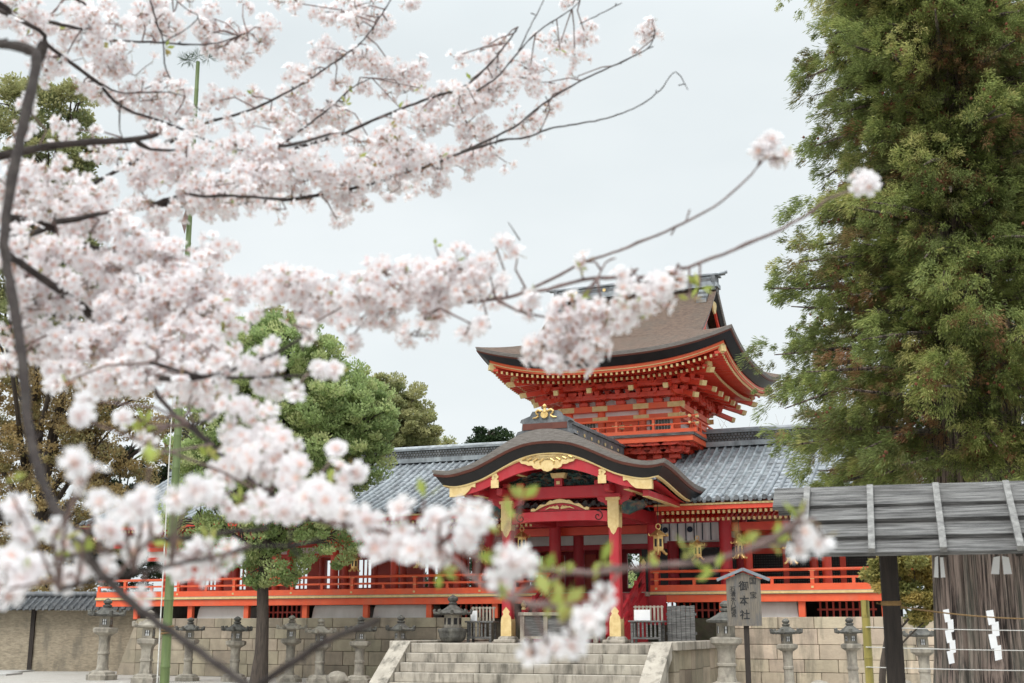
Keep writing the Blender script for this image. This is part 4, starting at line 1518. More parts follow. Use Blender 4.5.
# ------------------------------------------------------------------ stone lanterns
def stone_lantern(label, p, H, kind=0, m=None, dark=None, s=None, rz=0.0):
    m, dark = m or M['lantern'], dark or M['lantern_dark']
    s = s or H / 2.15
    t = thing('stone_lantern', label, 'stone lantern', p, rz, 'stone lanterns before the retaining walls')
    t.rotation_euler = (rng.uniform(-.018, .018), rng.uniform(-.022, .022), rz)
    s *= rng.uniform(.93, 1.07)
    n = 6 if kind == 0 else (16 if kind == 1 else 4)
    r0 = R(45) if n == 4 else 0
    h = H
    # from the ground up: base, shaft, collar, fire box, roof, finial
    zb = .26 * s
    part('base', MB().lathe([(.44 * s, 0), (.44 * s, .14 * s), (.38 * s, .16 * s), (.36 * s, .22 * s), (.25 * s, zb)], n if n != 16 else 8, rot=r0), m, t)
    ztop = h - 1.02 * s
    sw = .155 * s if kind == 0 else (.20 * s if kind == 1 else .19 * s)
    zm = (zb + ztop) / 2
    part('shaft', MB().lathe([(sw * 1.15, zb), (sw * 1.1, zb + .06), (sw, zb + .14), (sw * .98, zm - .05), (sw * 1.12, zm - .03), (sw * 1.12, zm + .03), (sw * .98, zm + .05), (sw, ztop - .1), (sw * 1.1, ztop)], 14 if kind < 2 else 4, rot=r0), m, t, True if kind < 2 else False)
    part('collar', MB().lathe([(sw * 1.2, ztop), (.25 * s, ztop + .04 * s), (.35 * s, ztop + .10 * s), (.36 * s, ztop + .2 * s), (.31 * s, ztop + .225 * s), (.22 * s, ztop + .24 * s)], n, rot=r0), m, t)
    zf = ztop + .241 * s
    fb = part('fire_box', MB().lathe([(.20 * s, zf), (.205 * s, zf + .02 * s), (.205 * s, zf + .28 * s), (.22 * s, zf + .29 * s)], 4 if kind != 1 else 6, rot=R(45)), m, t)
    rr_ = .205 * s * math.cos(math.pi / 4) if kind != 1 else .205 * s * .87
    for a in (0, math.pi / 2, math.pi, -math.pi / 2):
        q = MB()
        q.box(-.065 * s, .065 * s, -rr_ - .006, -rr_ + .02, zf + .07 * s, zf + .22 * s, 1)
        q.box(-.008 * s, .008 * s, -rr_ - .014, -rr_ - .007, zf + .07 * s, zf + .22 * s, 0)
        q.box(-.065 * s, .065 * s, -rr_ - .012, -rr_ - .0075, zf + .138 * s, zf + .152 * s, 0)
        for sx in (-1, 1):
            q.box(sx * .058 * s - .009 * s, sx * .058 * s + .009 * s, -rr_ - .013, -rr_ - .0072, zf + .07 * s, zf + .22 * s, 0)
        ca, sa = math.cos(a), math.sin(a)
        q.v = [(x * ca - y * sa, x * sa + y * ca, z_) for x, y, z_ in q.v]
        part('window', q, [M['black'], M['paper']], fb)
    zk = zf + .291 * s
    kr = MB().lathe([(.24 * s, zk), (.42 * s, zk + .015 * s), (.44 * s, zk + .06 * s), (.34 * s, zk + .10 * s), (.22 * s, zk + .17 * s), (.13 * s, zk + .24 * s), (.10 * s, zk + .245 * s)], n if n != 16 else 12, rot=r0)
    if n in (6, 4):
        for k in range(n):
            a = r0 + 2 * math.pi * k / n
            c_, s_ = math.cos(a), math.sin(a)
            kr.tube([(.40 * s * c_, .40 * s * s_, zk + .055 * s), (.49 * s * c_, .49 * s * s_, zk + .075 * s), (.50 * s * c_, .50 * s * s_, zk + .14 * s), (.45 * s * c_, .45 * s * s_, zk + .155 * s)], [.06 * s, .065 * s, .055 * s, .03 * s], 7)
    part('roof', kr, dark, t)
    part('finial', MB().lathe([(.09 * s, zk + .246 * s), (.125 * s, zk + .27 * s), (.13 * s, zk + .31 * s), (.07 * s, zk + .335 * s), (.12 * s, zk + .37 * s), (.125 * s, zk + .42 * s), (.07 * s, zk + .47 * s), (.0, zk + .50 * s)], 12), dark, t, True)
    return t

def ground_at(px, D):
    p = at(px, 628, D)
    p.z = 0
    return p
def lan(px, D, ytop, label, kind=0, **kw):
    H = CAM_Z + (HORIZON - ytop) * D / F_PX
    stone_lantern(label, ground_at(px, D), H, kind, **kw)
lan(787, 37.0, 619, 'mossy capped stone lantern just right of the wooden signboard', 0, rz=.1)
lan(851, 36.2, 618, 'mossy capped stone lantern left of the dark shelter post', 0, rz=.3)
lan(922, 35.4, 620, 'mossy capped stone lantern between the shelter post and the cedar trunk', 0, rz=-.2)
lan(725, 36.4, 602, 'stout round stone lantern half hidden behind the wooden signboard', 1, s=1.25)
lan(105, 46.0, 600, 'tallest stone lantern at the outer corner of the left wall', 0, s=1.3)
lan(148, 43.5, 611, 'square lantern with a greenish copper fire box beside the bamboo pole', 2, s=1.25, dark=M['lantern'])
lan(190, 45.0, 618, 'hexagonal stone lantern just right of the leaning bamboo pole', 0, rz=.2)
lan(236, 44.6, 617, 'hexagonal stone lantern left of the big round tree trunk', 0, rz=.5)
lan(291, 44.0, 616, 'pale hexagonal stone lantern just right of the big round tree trunk', 0, rz=.1, dark=M['lantern'])
lan(321, 43.6, 619, 'pale hexagonal stone lantern midway between tree trunk and stairs', 0, rz=.4, dark=M['lantern'])
lan(360, 43.2, 617, 'hexagonal stone lantern nearest the left slab of the stairs', 0, rz=.3)
lan(400, 43.4, 616, 'stone lantern peeking over the left slab of the stairs', 0, rz=.6)
# bronze lantern on the landing
p = P(-3.55, -.4, ZP)
bl = thing('bronze_lantern', 'stout dark bronze lantern with round bowl standing on the landing left of the porch', 'bronze lantern', p)
part('bowl', MB().lathe([(.26, 0), (.36, .06), (.42, .16), (.44, .28), (.47, .36), (.47, .42), (.38, .43), (.30, .46)], 12), M['lantern_dark'], bl)
fb = part('fire_box', MB().lathe([(.27, .461), (.28, .5), (.27, .84), (.3, .86)], 8), M['lantern'], bl)
wv = MB()
for k in range(8):
    a = k * math.pi / 4 + math.pi / 8
    c_ = Vector((math.cos(a), math.sin(a), 0))
    wv.beam(c_ * .258 + Vector((0, 0, .56)), c_ * .258 + Vector((0, 0, .76)), .11, .02, up=c_)
part('window', wv, M['black'], fb)
rf = MB().lathe([(.3, .861), (.50, .87), (.53, .91), (.40, .98), (.24, 1.08), (.13, 1.16), (.12, 1.18)], 8)
for k in range(8):
    a = k * math.pi / 4
    c_, s_ = math.cos(a), math.sin(a)
    rf.tube([(.48 * c_, .48 * s_, .90), (.58 * c_, .58 * s_, .92), (.60 * c_, .60 * s_, 1.0), (.55 * c_, .55 * s_, 1.02)], [.06, .06, .05, .03], 6)
part('roof', rf, M['lantern_dark'], bl)
part('finial', MB().lathe([(.12, 1.181), (.15, 1.22), (.10, 1.26), (.16, 1.31), (.17, 1.38), (.09, 1.45), (.0, 1.5)], 12), M['lantern_dark'], bl, True)

# loose stones at the foot of the walls
def rock(label, px, D, r):
    q = MB()
    rr = random.Random(int(px))
    vs, n, m = [], 9, 6
    rows = []
    for j in range(m):
        a = math.pi * (j + .3) / (m)
        rows.append([(r * (1 + rr.uniform(-.2, .2)) * math.sin(a) * math.cos(2 * math.pi * k / n), r * .8 * (1 + rr.uniform(-.2, .2)) * math.sin(a) * math.sin(2 * math.pi * k / n), r * .75 * math.cos(a) + r * .45) for k in range(n)])
    q.grid(rows, close=True)
    q.f += [tuple(range(n)), tuple(range((m - 1) * n, m * n))]
    q.m += [0, 0]
    o = part('boulder', q, M['lantern'], None, True)
    o.location = ground_at(px, D)
    tag(o, label, 'boulder', 'boulders at the foot of the retaining wall')
rock('grey boulder on the ground in front of the right wall, left of the shelter post', 816, 35.6, .34)
rock('grey boulder on the ground right of the shelter post', 897, 34.5, .4)
rock('pale boulder beside the stairs at the foot of the left wall', 338, 42.4, .36)

# ------------------------------------------------------------------ signboard
SX = at(745, 628, 34.0)
sg = thing('signboard', 'weathered wooden signboard with black brush writing under a small gabled cap', 'signboard', (SX.x, SX.y, 0), R(-8))
k = 34.0 / F_PX
def zz(py):
    return CAM_Z + (HORIZON - py) * k
HW = 16.6 * k
board = MB().prism([(-HW, zz(626)), (HW, zz(626)), (HW, zz(581)), (0, zz(574.5)), (-HW, zz(581))], -.03, .03)
bo = part('board', board, M['signwood'], sg)
part('post', MB().box(-.07 + .04, .07 + .04, .035, .15, 0, zz(586), ch=.01), M['dark_wood'], sg)
cap = MB()
for s in (-1, 1):
    cap.beam((0, 0, zz(571.5)), (s * 25.5 * k, 0, zz(582)), .24, .075, up=(0, 0, 1))
part('cap', cap, M['lead'], sg)
def text(s_, size, x, z, parent, m, y=-.0345, name='lettering'):
    cu_ = bpy.data.curves.new(name, 'FONT')
    cu_.body = s_
    cu_.size = size
    cu_.align_x, cu_.align_y = 'CENTER', 'CENTER'
    cu_.extrude = .002
    cu_.offset = .004 if size > .25 else .0012
    tmp = bpy.data.objects.new(name, cu_)
    COL.objects.link(tmp)
    dg = bpy.context.evaluated_depsgraph_get()
    dg.update()
    me = bpy.data.meshes.new_from_object(tmp.evaluated_get(dg))
    bpy.data.objects.remove(tmp)
    me.materials.clear()
    me.materials.append(m)
    o = bpy.data.objects.new(name, me)
    COL.objects.link(o)
    o.parent = parent
    o.rotation_euler = (math.pi / 2, 0, 0)
    o.location = (x, y, z)
    return o
for ch, py in (('御', 588.5), ('本', 602.5), ('社', 616)):
    text(ch, 9.8 * k, .4 * k, zz(py), bo, M['ink'])
for ch, py in (('国', 583.5), ('宝', 597)):
    text(ch, 7.2 * k, 9.2 * k, zz(py), bo, M['ink'])
for i, ch in enumerate('石清水八幡宮'):
    text(ch, 5.4 * k, -10.3 * k, zz(591 + i * 4.9), bo, M['ink'])

# ------------------------------------------------------------------ earth wall with tiled cap, far left
ew = thing('earth_wall', 'tan earth wall with a dark tiled cap at the far left', 'wall', (-27, 56, 0), R(-3))
b = MB()
rows = []
rr = random.Random(8)
for j in range(8):
    rows.append([(-14 + 31 * i / 48, -.45 + .05 * j / 7 + rr.uniform(-.02, .02), 2.55 * j / 7) for i in range(49)])
b.grid(rows)
b.box(-14, 17, -.3, .4, 0, 2.5)
part('wall', b, M['mudwall'], ew)
b = MB()
for u in (-6, -1.85, 2.2, 6.4):
    b.box(u - .09, u + .09, -.52, -.38, 0, 2.6)
part('post', b, M['dark_wood'], ew)
b = MB()
tile_roof(b, -14, 17, -1.0, 2.62, .0, 3.12, pitch=.28)
tile_roof(b, -14, 17, 1.0, 2.62, .0, 3.12, pitch=.28)
b.tube([(-14, 0, 3.22), (17, 0, 3.22)], .14, 10, 1)
part('tiled_cap', b, [M['tile_dark'], M['tile_dark']], ew, True)

# ------------------------------------------------------------------ plank-roofed shelter before the old cedar
SA = R(17)
BL = at(788, 556, 9.6)
sh = thing('plank_shelter', 'weathered grey plank roof with battens on a dark timber post at the right', 'shelter', (BL.x, BL.y, 0), -SA)
zb = BL.z
SLP = (.84, .55)                         # run and rise of one side of the roof
SLOPE_L = math.hypot(*SLP)
LEN = 4.6
def rp(x, s, h=0.0):                     # a point on the roof: along, up the slope (0..1), above it
    nx, nz = -SLP[1] / SLOPE_L, SLP[0] / SLOPE_L
    return (x, SLP[0] * s + nx * h, zb + SLP[1] * s + nz * h)
rows_ = [(0.0, .235, -.02, .0), (.225, .475, .02, .012), (.465, .72, .0, .024)]
rr = random.Random(12)
for i, (s0, s1, dx, h) in enumerate(rows_):
    b = MB()
    x = dx
    while x < LEN:
        w_ = rr.uniform(2.2, 2.9)
        e = min(x + w_, LEN)
        q = [rp(x, s0, h + .02), rp(e - .004, s0, h + .02), rp(e - .004, s1, h - .006), rp(x, s1, h - .006), rp(x, s0, h - .012), rp(e - .004, s0, h - .012), rp(e - .004, s1, h - .03), rp(x, s1, h - .03)]
        b.add(q, [(0, 1, 2, 3), (7, 6, 5, 4), (4, 5, 1, 0), (1, 5, 6, 2), (2, 6, 7, 3), (3, 7, 4, 0)])
        x = e
    part('plank', b, M['greywood'], sh)
b = MB()
for q in range(3):
    s0, s1 = [(.3, .42), (.41, .56), (.55, .72)][q]
    y = lambda s: 2 * SLP[0] - SLP[0] * s
    b.add([(0, y(s0), zb + SLP[1] * s0 + .02 + .012 * q), (LEN, y(s0), zb + SLP[1] * s0 + .02 + .012 * q), (LEN, y(s1), zb + SLP[1] * s1), (0, y(s1), zb + SLP[1] * s1),
           (0, y(s0), zb + SLP[1] * s0 - .012 + .012 * q), (LEN, y(s0), zb + SLP[1] * s0 - .012 + .012 * q), (LEN, y(s1), zb + SLP[1] * s1 - .03), (0, y(s1), zb + SLP[1] * s1 - .03)],
          [(0, 1, 2, 3), (7, 6, 5, 4), (4, 5, 1, 0), (1, 5, 6, 2), (2, 6, 7, 3), (3, 7, 4, 0)])
part('rear_planks', b, M['greywood'], sh)
rg = MB()
a0, a1 = rp(-.15, .70, .05), rp(-.15, 1.02, .05)
c0, c1 = rp(LEN, .70, .05), rp(LEN, 1.02, .05)
d0, d1, f0, f1 = rp(-.15, .70, .015), rp(-.15, 1.02, .015), rp(LEN, .70, .015), rp(LEN, 1.02, .015)
rg.add([a0, c0, c1, a1, d0, f0, f1, d1], [(0, 1, 2, 3), (7, 6, 5, 4), (4, 5, 1, 0), (1, 5, 6, 2), (2, 6, 7, 3), (3, 7, 4, 0)])
part('ridge_board', rg, M['greywood'], sh)
yb = 2 * SLP[0]
rg = MB()
m_ = lambda p_: (p_[0], yb - p_[1], p_[2])
rg.add([m_(a0), m_(c0), m_(c1), m_(a1), m_(d0), m_(f0), m_(f1), m_(d1)], [(3, 2, 1, 0), (4, 5, 6, 7), (0, 1, 5, 4), (2, 6, 5, 1), (3, 7, 6, 2), (0, 4, 7, 3)])
part('ridge_board', rg, M['greywood'], sh)
for x in (.12, .615, 1.12, 1.645, 2.16, 2.68, 3.2):
    bt_ = MB()
    bt_.beam(rp(x, -.03, .05), rp(x, .95, .075), .048, .042, up=rp(0, 0, 1))
    part('batten', bt_, M['battenwood'], sh)
for x in (.12, .615, 1.12, 1.645, 2.16, 2.68, 3.2):
    bt_ = MB().beam(rp(x, .10, -.06), rp(x, .98, -.06), .05, .06)
    bt_.beam(m_(rp(x, .35, -.05)), m_(rp(x, .98, -.06)), .05, .06)
    part('rafter', bt_, M['dark_wood'], sh)
part('ridge_beam', MB().box(-.05, LEN, SLP[0] - .055, SLP[0] + .055, zb + .40, zb + .52), M['dark_wood'], sh)
for x in (.72, 4.0):
    part('post', MB().box(x - .07, x + .07, SLP[0] - .075, SLP[0] + .075, 0, zb + .42, ch=.012), M['dark_wood'], sh)
part('rope_binding', MB().lathe([(.108, 0), (.112, .012), (.112, .024), (.108, .036)], 4, .72, SLP[0], rot=R(45), z=1.8 + 21 * 10.3 / F_PX), M['rope'], sh)

# paper streamers under the shelter's eave
def streamer(label, px, py, Y, w_, h_, folds):
    p = at(px, py, Y)
    t = thing('paper_streamer', label, 'paper streamer', p, 0, 'white paper streamers')
    if folds == 0:
        for s in (-1, 1):
            b = MB().add([(s * .008, 0, 0), (s * (w_ * .45), 0, -.01), (s * (w_ * .62), .02, -h_), (s * (w_ * .14), .02, -h_ * 1.02), (s * .008, .003, 0), (s * (w_ * .45), .003, -.01), (s * (w_ * .62), .023, -h_), (s * (w_ * .14), .023, -h_ * 1.02)],
                         [(0, 1, 2, 3), (7, 6, 5, 4), (0, 4, 5, 1), (1, 5, 6, 2), (2, 6, 7, 3), (3, 7, 4, 0)])
            part('strip', b, M['paper'], t)
    else:
        b = MB()
        x, z_ = 0.0, 0.0
        for k_ in range(folds):
            q = h_ / folds
            dx = w_ * (.55 if k_ % 2 == 0 else .1)
            yy = .012 * (k_ % 2)
            b.add([(x, yy, z_), (x + w_, yy + .01, z_ + q * .1), (x + w_ + dx * .4, yy + .02, z_ - q), (x + dx * .4, yy, z_ - q * 1.12),
                   (x, yy + .003, z_), (x + w_, yy + .013, z_ + q * .1), (x + w_ + dx * .4, yy + .023, z_ - q), (x + dx * .4, yy + .003, z_ - q * 1.12)],
                  [(0, 1, 2, 3), (7, 6, 5, 4), (0, 4, 5, 1), (1, 5, 6, 2), (2, 6, 7, 3), (3, 7, 4, 0)])
            x += dx * .4 + (-w_ * .62 if k_ % 2 else w_ * .42)
            z_ -= q * .92
        part('folded_strip', b, M['paper'], t)
    return t
streamer('pair of short white paper strips hanging from the eave before the cedar trunk', 1001, 556, 9.75, .13, .135, 0)
streamer('narrow white paper strip hanging from the eave left of the cedar trunk', 939, 556, 9.75, .07, .16, 0)
streamer('long zigzag white paper streamer on the rope in front of the cedar trunk', 986, 611, 14.4, .085, .56, 4)
streamer('twisted white paper streamer on the rope at the left side of the trunk', 943, 610, 14.5, .07, .62, 5)

# bamboo stake with the rope fence round the cedar
p = at(866.5, 628, 13.2)
bs = thing('bamboo_stake', 'short yellow bamboo stake tied with white cords beside the shelter post', 'bamboo stake', (p.x, p.y, 0))
b = MB()
for k_ in range(7):
    b.tube([(0, 0, .30 * k_), (0, 0, .30 * k_ + .02), (0, 0, .30 * k_ + .28), (0, 0, min(.30 * k_ + .299, 1.91))], [.046, .042, .042, .045], 10)
part('culm', b, M['bamboo_old'], bs, True)
def cord(name, label, a, b_, sag, r_, m, cat='rope'):
    pts = []
    for i in range(25):
        t_ = i / 24
        q = a.lerp(b_, t_)
        q.z -= sag * 4 * t_ * (1 - t_)
        pts.append(q)
    o = part(name, MB().tube(pts, r_, 6), m)
    tag(o, label, cat, 'cords round the old cedar')
for (py, l_) in ((628, 'uppermost white cord of the rope fence round the cedar'), (648, 'second white cord from the top of the rope fence round the cedar'), (668, 'lowest visible white cord of the rope fence round the cedar')):
    a = at(866, py - 1, 13.14)
    cord('fence_cord', l_, a, at(1120, py + 3, 14.2), .012, .005, M['cord'])
a = at(877, 603, 10.25)
cord('straw_rope', 'tan straw rope running from the shelter post past the cedar trunk', a, at(1130, 612, 14.6), .10, .007, M['rope'])

# ------------------------------------------------------------------ leaves and trees
def diamonds(C, D, N, L, W):
    """one folded leaf (4 corners) per row: centre, long axis, flat normal, length, width"""
    D = D / (np.linalg.norm(D, axis=1, keepdims=True) + 1e-9)
    S = np.cross(D, N)
    S /= (np.linalg.norm(S, axis=1, keepdims=True) + 1e-9)
    L = np.asarray(L).reshape(-1, 1); W = np.asarray(W).reshape(-1, 1)
    a = C - D * L * .5
    b = C + S * W * .5 + D * L * .05
    c = C + D * L * .5
    d = C - S * W * .5 + D * L * .05
    V = np.stack([a, b, c, d], axis=1).reshape(-1, 3)
    F = np.arange(len(V)).reshape(-1, 4)
    return V, F
def unit(n):
    v = nrg.normal(size=(n, 3))
    return v / np.linalg.norm(v, axis=1, keepdims=True)

def tree(name, label, cat, base, trunk_r, blobs, n_leaf, leaf, mats, bark=None, group=None, clump=.55, fill=.5, up=.35, tone=(0.2, 0.8), droop=0.0, limbs=True):
    """blobs: list of (centre Vector, rx, ry, rz) in world space"""
    base = Vector(base)
    t = thing(name, label, cat, base, 0, group)
    bark = bark or M['bark']
    top = max((b[0].z for b in blobs))
    cx = sum(b[0].x for b in blobs) / len(blobs); cy = sum(b[0].y for b in blobs) / len(blobs)
    H = top - base.z
    tr = MB()
    pts, rad = [], []
    for i in range(12):
        f = i / 11
        pts.append(Vector(((cx - base.x) * f ** 2 * .8 + .12 * math.sin(i * 1.3) * trunk_r * 2, (cy - base.y) * f ** 2 * .8, H * f)))
        rad.append(trunk_r * (1.35 if i == 0 else 1) * (1 - .85 * f) + .02)
    tr.tube(pts, rad, 12)
    lb_ = tr
    for (c, rx, ry, rz) in blobs:
        q = c - base
        f = max(.38, min(.85, (q.z - rz * .8) / H * .75))
        a = pts[int(f * 11)]
        mid = a.lerp(q, .5) + Vector((0, 0, .1 * rz))
        lb_.tube([a, mid, q, q + Vector((0, 0, rz * .4))], [trunk_r * .42, trunk_r * .28, trunk_r * .16, .02], 7)
        for k_ in range(7 if limbs else 0):
            v = Vector((rng.gauss(0, 1), rng.gauss(0, 1), rng.gauss(.3, .8))).normalized()
            e = q + Vector((v.x * rx, v.y * ry, v.z * rz)) * .85
            lb_.tube([mid.lerp(q, rng.random()), q.lerp(e, .5) + Vector((0, 0, .1)), e], [trunk_r * .13 + .01, trunk_r * .08 + .008, .008], 5)
    part('trunk', tr, bark, t, True)
    area = sum(rx * rz + rx * ry for _, rx, ry, rz in blobs)
    Cs, Ds, Ns, Ts = [], [], [], []
    for (c, rx, ry, rz) in blobs:
        n = int(n_leaf * (rx * rz + rx * ry) / area)
        ncl = max(6, int((rx * ry + rx * rz + ry * rz) * 2.2 / clump ** 2 * .5))
        u = unit(ncl)
        rr_ = nrg.uniform(fill, 1.0, ncl) ** .6
        cc = u * rr_[:, None] * np.array([rx, ry, rz]) + np.array(c - base)
        tn = nrg.uniform(tone[0], tone[1], ncl)
        which = nrg.integers(0, ncl, n)
        d = unit(n)
        d[:, 2] = d[:, 2] * .8 + up
        r_ = clump * nrg.uniform(.25, 1.0, n) ** .5
        sz = nrg.uniform(.65, 1.25, ncl)[which]
        pos = cc[which] + d * (r_ * sz)[:, None] * np.array([1, 1, .75])
        pos[:, 2] -= droop * r_
        Cs.append(pos); Ds.append(d + unit(n) * .8 - np.array([0, 0, droop])); Ns.append(unit(n) + np.array([0, 0, .8]))
        Ts.append(np.clip(tn[which] + nrg.normal(0, .08, n), 0, 1))
    C_, D_, N_, T_ = map(np.concatenate, (Cs, Ds, Ns, Ts))
    V, F = diamonds(C_, D_, N_, leaf * nrg.uniform(.7, 1.3, len(C_)), leaf * .55 * nrg.uniform(.7, 1.3, len(C_)))
    inst('crown', np_mesh('crown', V, F, mats, var=np.repeat(T_, 4)), t)
    return t

def blob(px, py, rx, ry, D, depth=None):
    k_ = D / F_PX
    return (at(px, py, D), rx * k_, (depth or rx) * k_, ry * k_)

L_GREEN = leaf_mat('camphor_leaves', [(.21, .28, .12), (.31, .40, .165), (.40, .49, .21), (.48, .51, .24)], trans=.5)
L_DARK = leaf_mat('dark_evergreen_leaves', [(.022, .042, .018), (.035, .06, .024), (.055, .085, .03)])
L_YEL = leaf_mat('olive_spring_leaves', [(.21, .25, .115), (.33, .345, .155), (.42, .40, .19), (.30, .33, .14)], trans=.4)
L_BROWN = leaf_mat('brown_budding_leaves', [(.28, .215, .12), (.46, .345, .17), (.55, .42, .20), (.34, .32, .15)], trans=.4)
L_OCHRE = leaf_mat('ochre_leaves', [(.20, .23, .08), (.42, .36, .12), (.54, .41, .14)], trans=.45)

D1 = 42.5
tree('evergreen_tree', 'large fresh green evergreen tree standing before the left wall with a bare dark trunk', 'tree', ground_at(261, 42.5), .22,
     [blob(*a, D1) for a in ((285, 345, 42, 28), (245, 350, 36, 26), (310, 362, 30, 24), (238, 385, 44, 38), (290, 385, 45, 38), (335, 400, 45, 36), (262, 425, 62, 45), (310, 430, 50, 40), (280, 370, 70, 45), (300, 410, 78, 50), (320, 445, 70, 42), (345, 420, 52, 44), (365, 425, 32, 36), (330, 465, 48, 38), (270, 465, 50, 40), (225, 470, 48, 45), (195, 440, 30, 40), (290, 510, 55, 36), (325, 540, 36, 32), (240, 540, 45, 34), (200, 520, 36, 40), (270, 570, 34, 22), (372, 468, 18, 24))],
     190000, .12, L_GREEN, clump=.34, tone=(.15, 1.0), up=.8, fill=.72)
tree('olive_tree', 'rounded olive green tree rising behind the left corridor roof', 'tree', ground_at(400, 70), .35,
     [blob(*a, 70) for a in ((390, 398, 26, 22), (405, 412, 26, 26), (418, 430, 20, 24), (372, 415, 28, 30), (395, 435, 34, 26), (405, 460, 34, 22))], 52000, .17, L_YEL, clump=.5, tone=(.2, 1.0), fill=.7)
tree('pine_tree', 'small dark round pine crown between the olive tree and the porch ridge', 'tree', ground_at(488, 80), .25,
     [blob(*a, 80) for a in ((489, 437, 15, 10), (478, 446, 12, 8), (503, 445, 12, 8), (488, 462, 16, 12))], 6000, .22, L_DARK, clump=.6)
tree('pine_tree', 'tiny pale green treetop just left of the dark round pine', 'tree', ground_at(447, 85), .2,
     [blob(*a, 85) for a in ((447, 443, 6, 6), (447, 455, 9, 8), (447, 475, 12, 14))], 2500, .22, L_YEL, clump=.5)
tree('broadleaf_tree', 'tall yellow green tree behind the upper left blossoms', 'tree', ground_at(15, 66), .4,
     [blob(*a, 54) for a in ((25, 112, 42, 38), (70, 112, 26, 30), (85, 165, 26, 32), (50, 175, 45, 40), (10, 230, 45, 50), (80, 220, 24, 32), (45, 265, 52, 42), (5, 320, 50, 45), (75, 300, 34, 34))], 80000, .16, L_YEL, clump=.55, tone=(.0, .95), fill=.3)
tree('brown_tree', 'brownish budding tree behind the earth wall at the far left', 'tree', ground_at(25, 62), .4,
     [blob(*a, 62) for a in ((15, 375, 60, 40), (65, 395, 56, 42), (120, 400, 40, 40), (-20, 440, 55, 50), (40, 450, 60, 45), (95, 450, 46, 42), (140, 450, 36, 36), (10, 530, 60, 50), (65, 520, 54, 44), (110, 520, 50, 40), (40, 585, 60, 30))], 95000, .16, L_BROWN, clump=.55, tone=(.05, 1.0), fill=.3)
tree('evergreen_tree', 'dark evergreen thicket tree behind the left end of the corridor', 'tree', ground_at(120, 66), .3,
     [blob(*a, 66) for a in ((120, 480, 42, 36), (165, 500, 36, 38), (95, 555, 45, 36), (150, 560, 45, 34), (185, 450, 30, 36))], 40000, .17, L_DARK, clump=.5, tone=(.0, 1.0), fill=.35)
tree('broadleaf_tree', 'loose yellow green tree rising behind the large evergreen crown', 'tree', ground_at(266, 64), .3,
     [blob(*a, 64) for a in ((258, 335, 24, 24), (278, 322, 20, 18), (245, 365, 22, 28), (270, 385, 34, 34), (230, 410, 34, 34), (200, 440, 40, 40))], 15000, .17, L_YEL, clump=.5, tone=(.1, .8), fill=.3)
tree('ochre_shrub', 'ochre green bush hanging in front of the railing left of the cedar trunk', 'bush', ground_at(877, 24.5), .06,
     [blob(*a, 24.5) for a in ((915, 580, 32, 24), (903, 555, 28, 18), (922, 606, 26, 16), (940, 585, 22, 24), (890, 580, 18, 16), (935, 612, 18, 12))], 26000, .085, L_OCHRE, clump=.24, tone=(.1, .95), fill=.3, droop=.3, limbs=False)
for (px, D, l_) in ((575, 72, 'dark green tree glimpsed through the open back of the gate'), (480, 74, 'dark green tree behind the open corridor left of the gate'), (640, 76, 'dark green tree seen between the right porch column and the red stair rail'), (915, 80, 'dark green tree behind the low white plaster wall at the right')):
    tree('evergreen_tree', l_, 'tree', ground_at(px, D), .25, [blob(px, 560, 40, 28, D), blob(px - 28, 585, 30, 26, D), blob(px + 28, 580, 30, 26, D)], 9000, .2, L_DARK if px != 575 else L_GREEN, clump=.6)
# pale bare tree over the right roof
p0 = ground_at(752, 78)
bt_ = thing('bare_tree', 'faint bare twiggy tree above the right corridor ridge', 'tree', p0)
b = MB()
rr = random.Random(3)
b.tube([(0, 0, 0), (.1, 0, 5), (0, 0, 9)], [.22, .16, .1], 8)
tw = MB()
for i in range(70):
    a = Vector((rr.uniform(-.6, .6), rr.uniform(-.5, .5), rr.uniform(6, 9.5)))
    e = a + Vector((rr.uniform(-2.6, 2.6), rr.uniform(-1.5, 1.5), rr.uniform(2.6, 5.4)))
    m1 = a.lerp(e, .5) + Vector((rr.uniform(-.3, .3), 0, rr.uniform(-.4, .1)))
    tw.tube([a, m1, e], [.03, .018, .006], 4)
    for q in range(3):
        s_ = m1.lerp(e, rr.random())
        tw.tube([s_, s_ + Vector((rr.uniform(-.6, .6), rr.uniform(-.4, .4), rr.uniform(.4, 1.3)))], [.012, .005], 3)
part('trunk', b, M['bark'], bt_, True)
part('twigs', tw, M['palewood'], bt_)['kind'] = 'stuff'

# ------------------------------------------------------------------ the old cedar
CD = 17.5
cb = at(990, 628, CD)
cb.z = 0
ce = thing('cedar_tree', 'massive old cedar with shaggy drooping green and rust foliage at the right', 'cedar', cb)
tr = MB()
rows = []
NA = 200
rr = random.Random(21)
flut = [rr.uniform(-.022, .022) for _ in range(NA)]
for j in range(34):
    z_ = 22 * (j / 33) ** 1.25
    r_ = (.70 - .022 * z_) + .32 * math.exp(-z_ / .7)
    rows.append([((r_ + flut[k_] * (1 if j % 2 else .8) + .03 * math.sin(k_ * .9 + z_ * .2)) * math.cos(2 * math.pi * k_ / NA), (r_ + flut[k_] + .03 * math.sin(k_ * 1.1)) * math.sin(2 * math.pi * k_ / NA), z_) for k_ in range(NA)])
tr.grid(rows, close=True)
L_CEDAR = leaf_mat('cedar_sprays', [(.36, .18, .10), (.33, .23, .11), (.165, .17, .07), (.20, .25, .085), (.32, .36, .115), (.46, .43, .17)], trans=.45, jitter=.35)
zs = [HORIZON - y for y in (480, 440, 380, 330, 290, 230, 165, 100, 60, 0, -80)]
edge = [802, 784, 776, 788, 808, 836, 850, 836, 840, 846, 870]
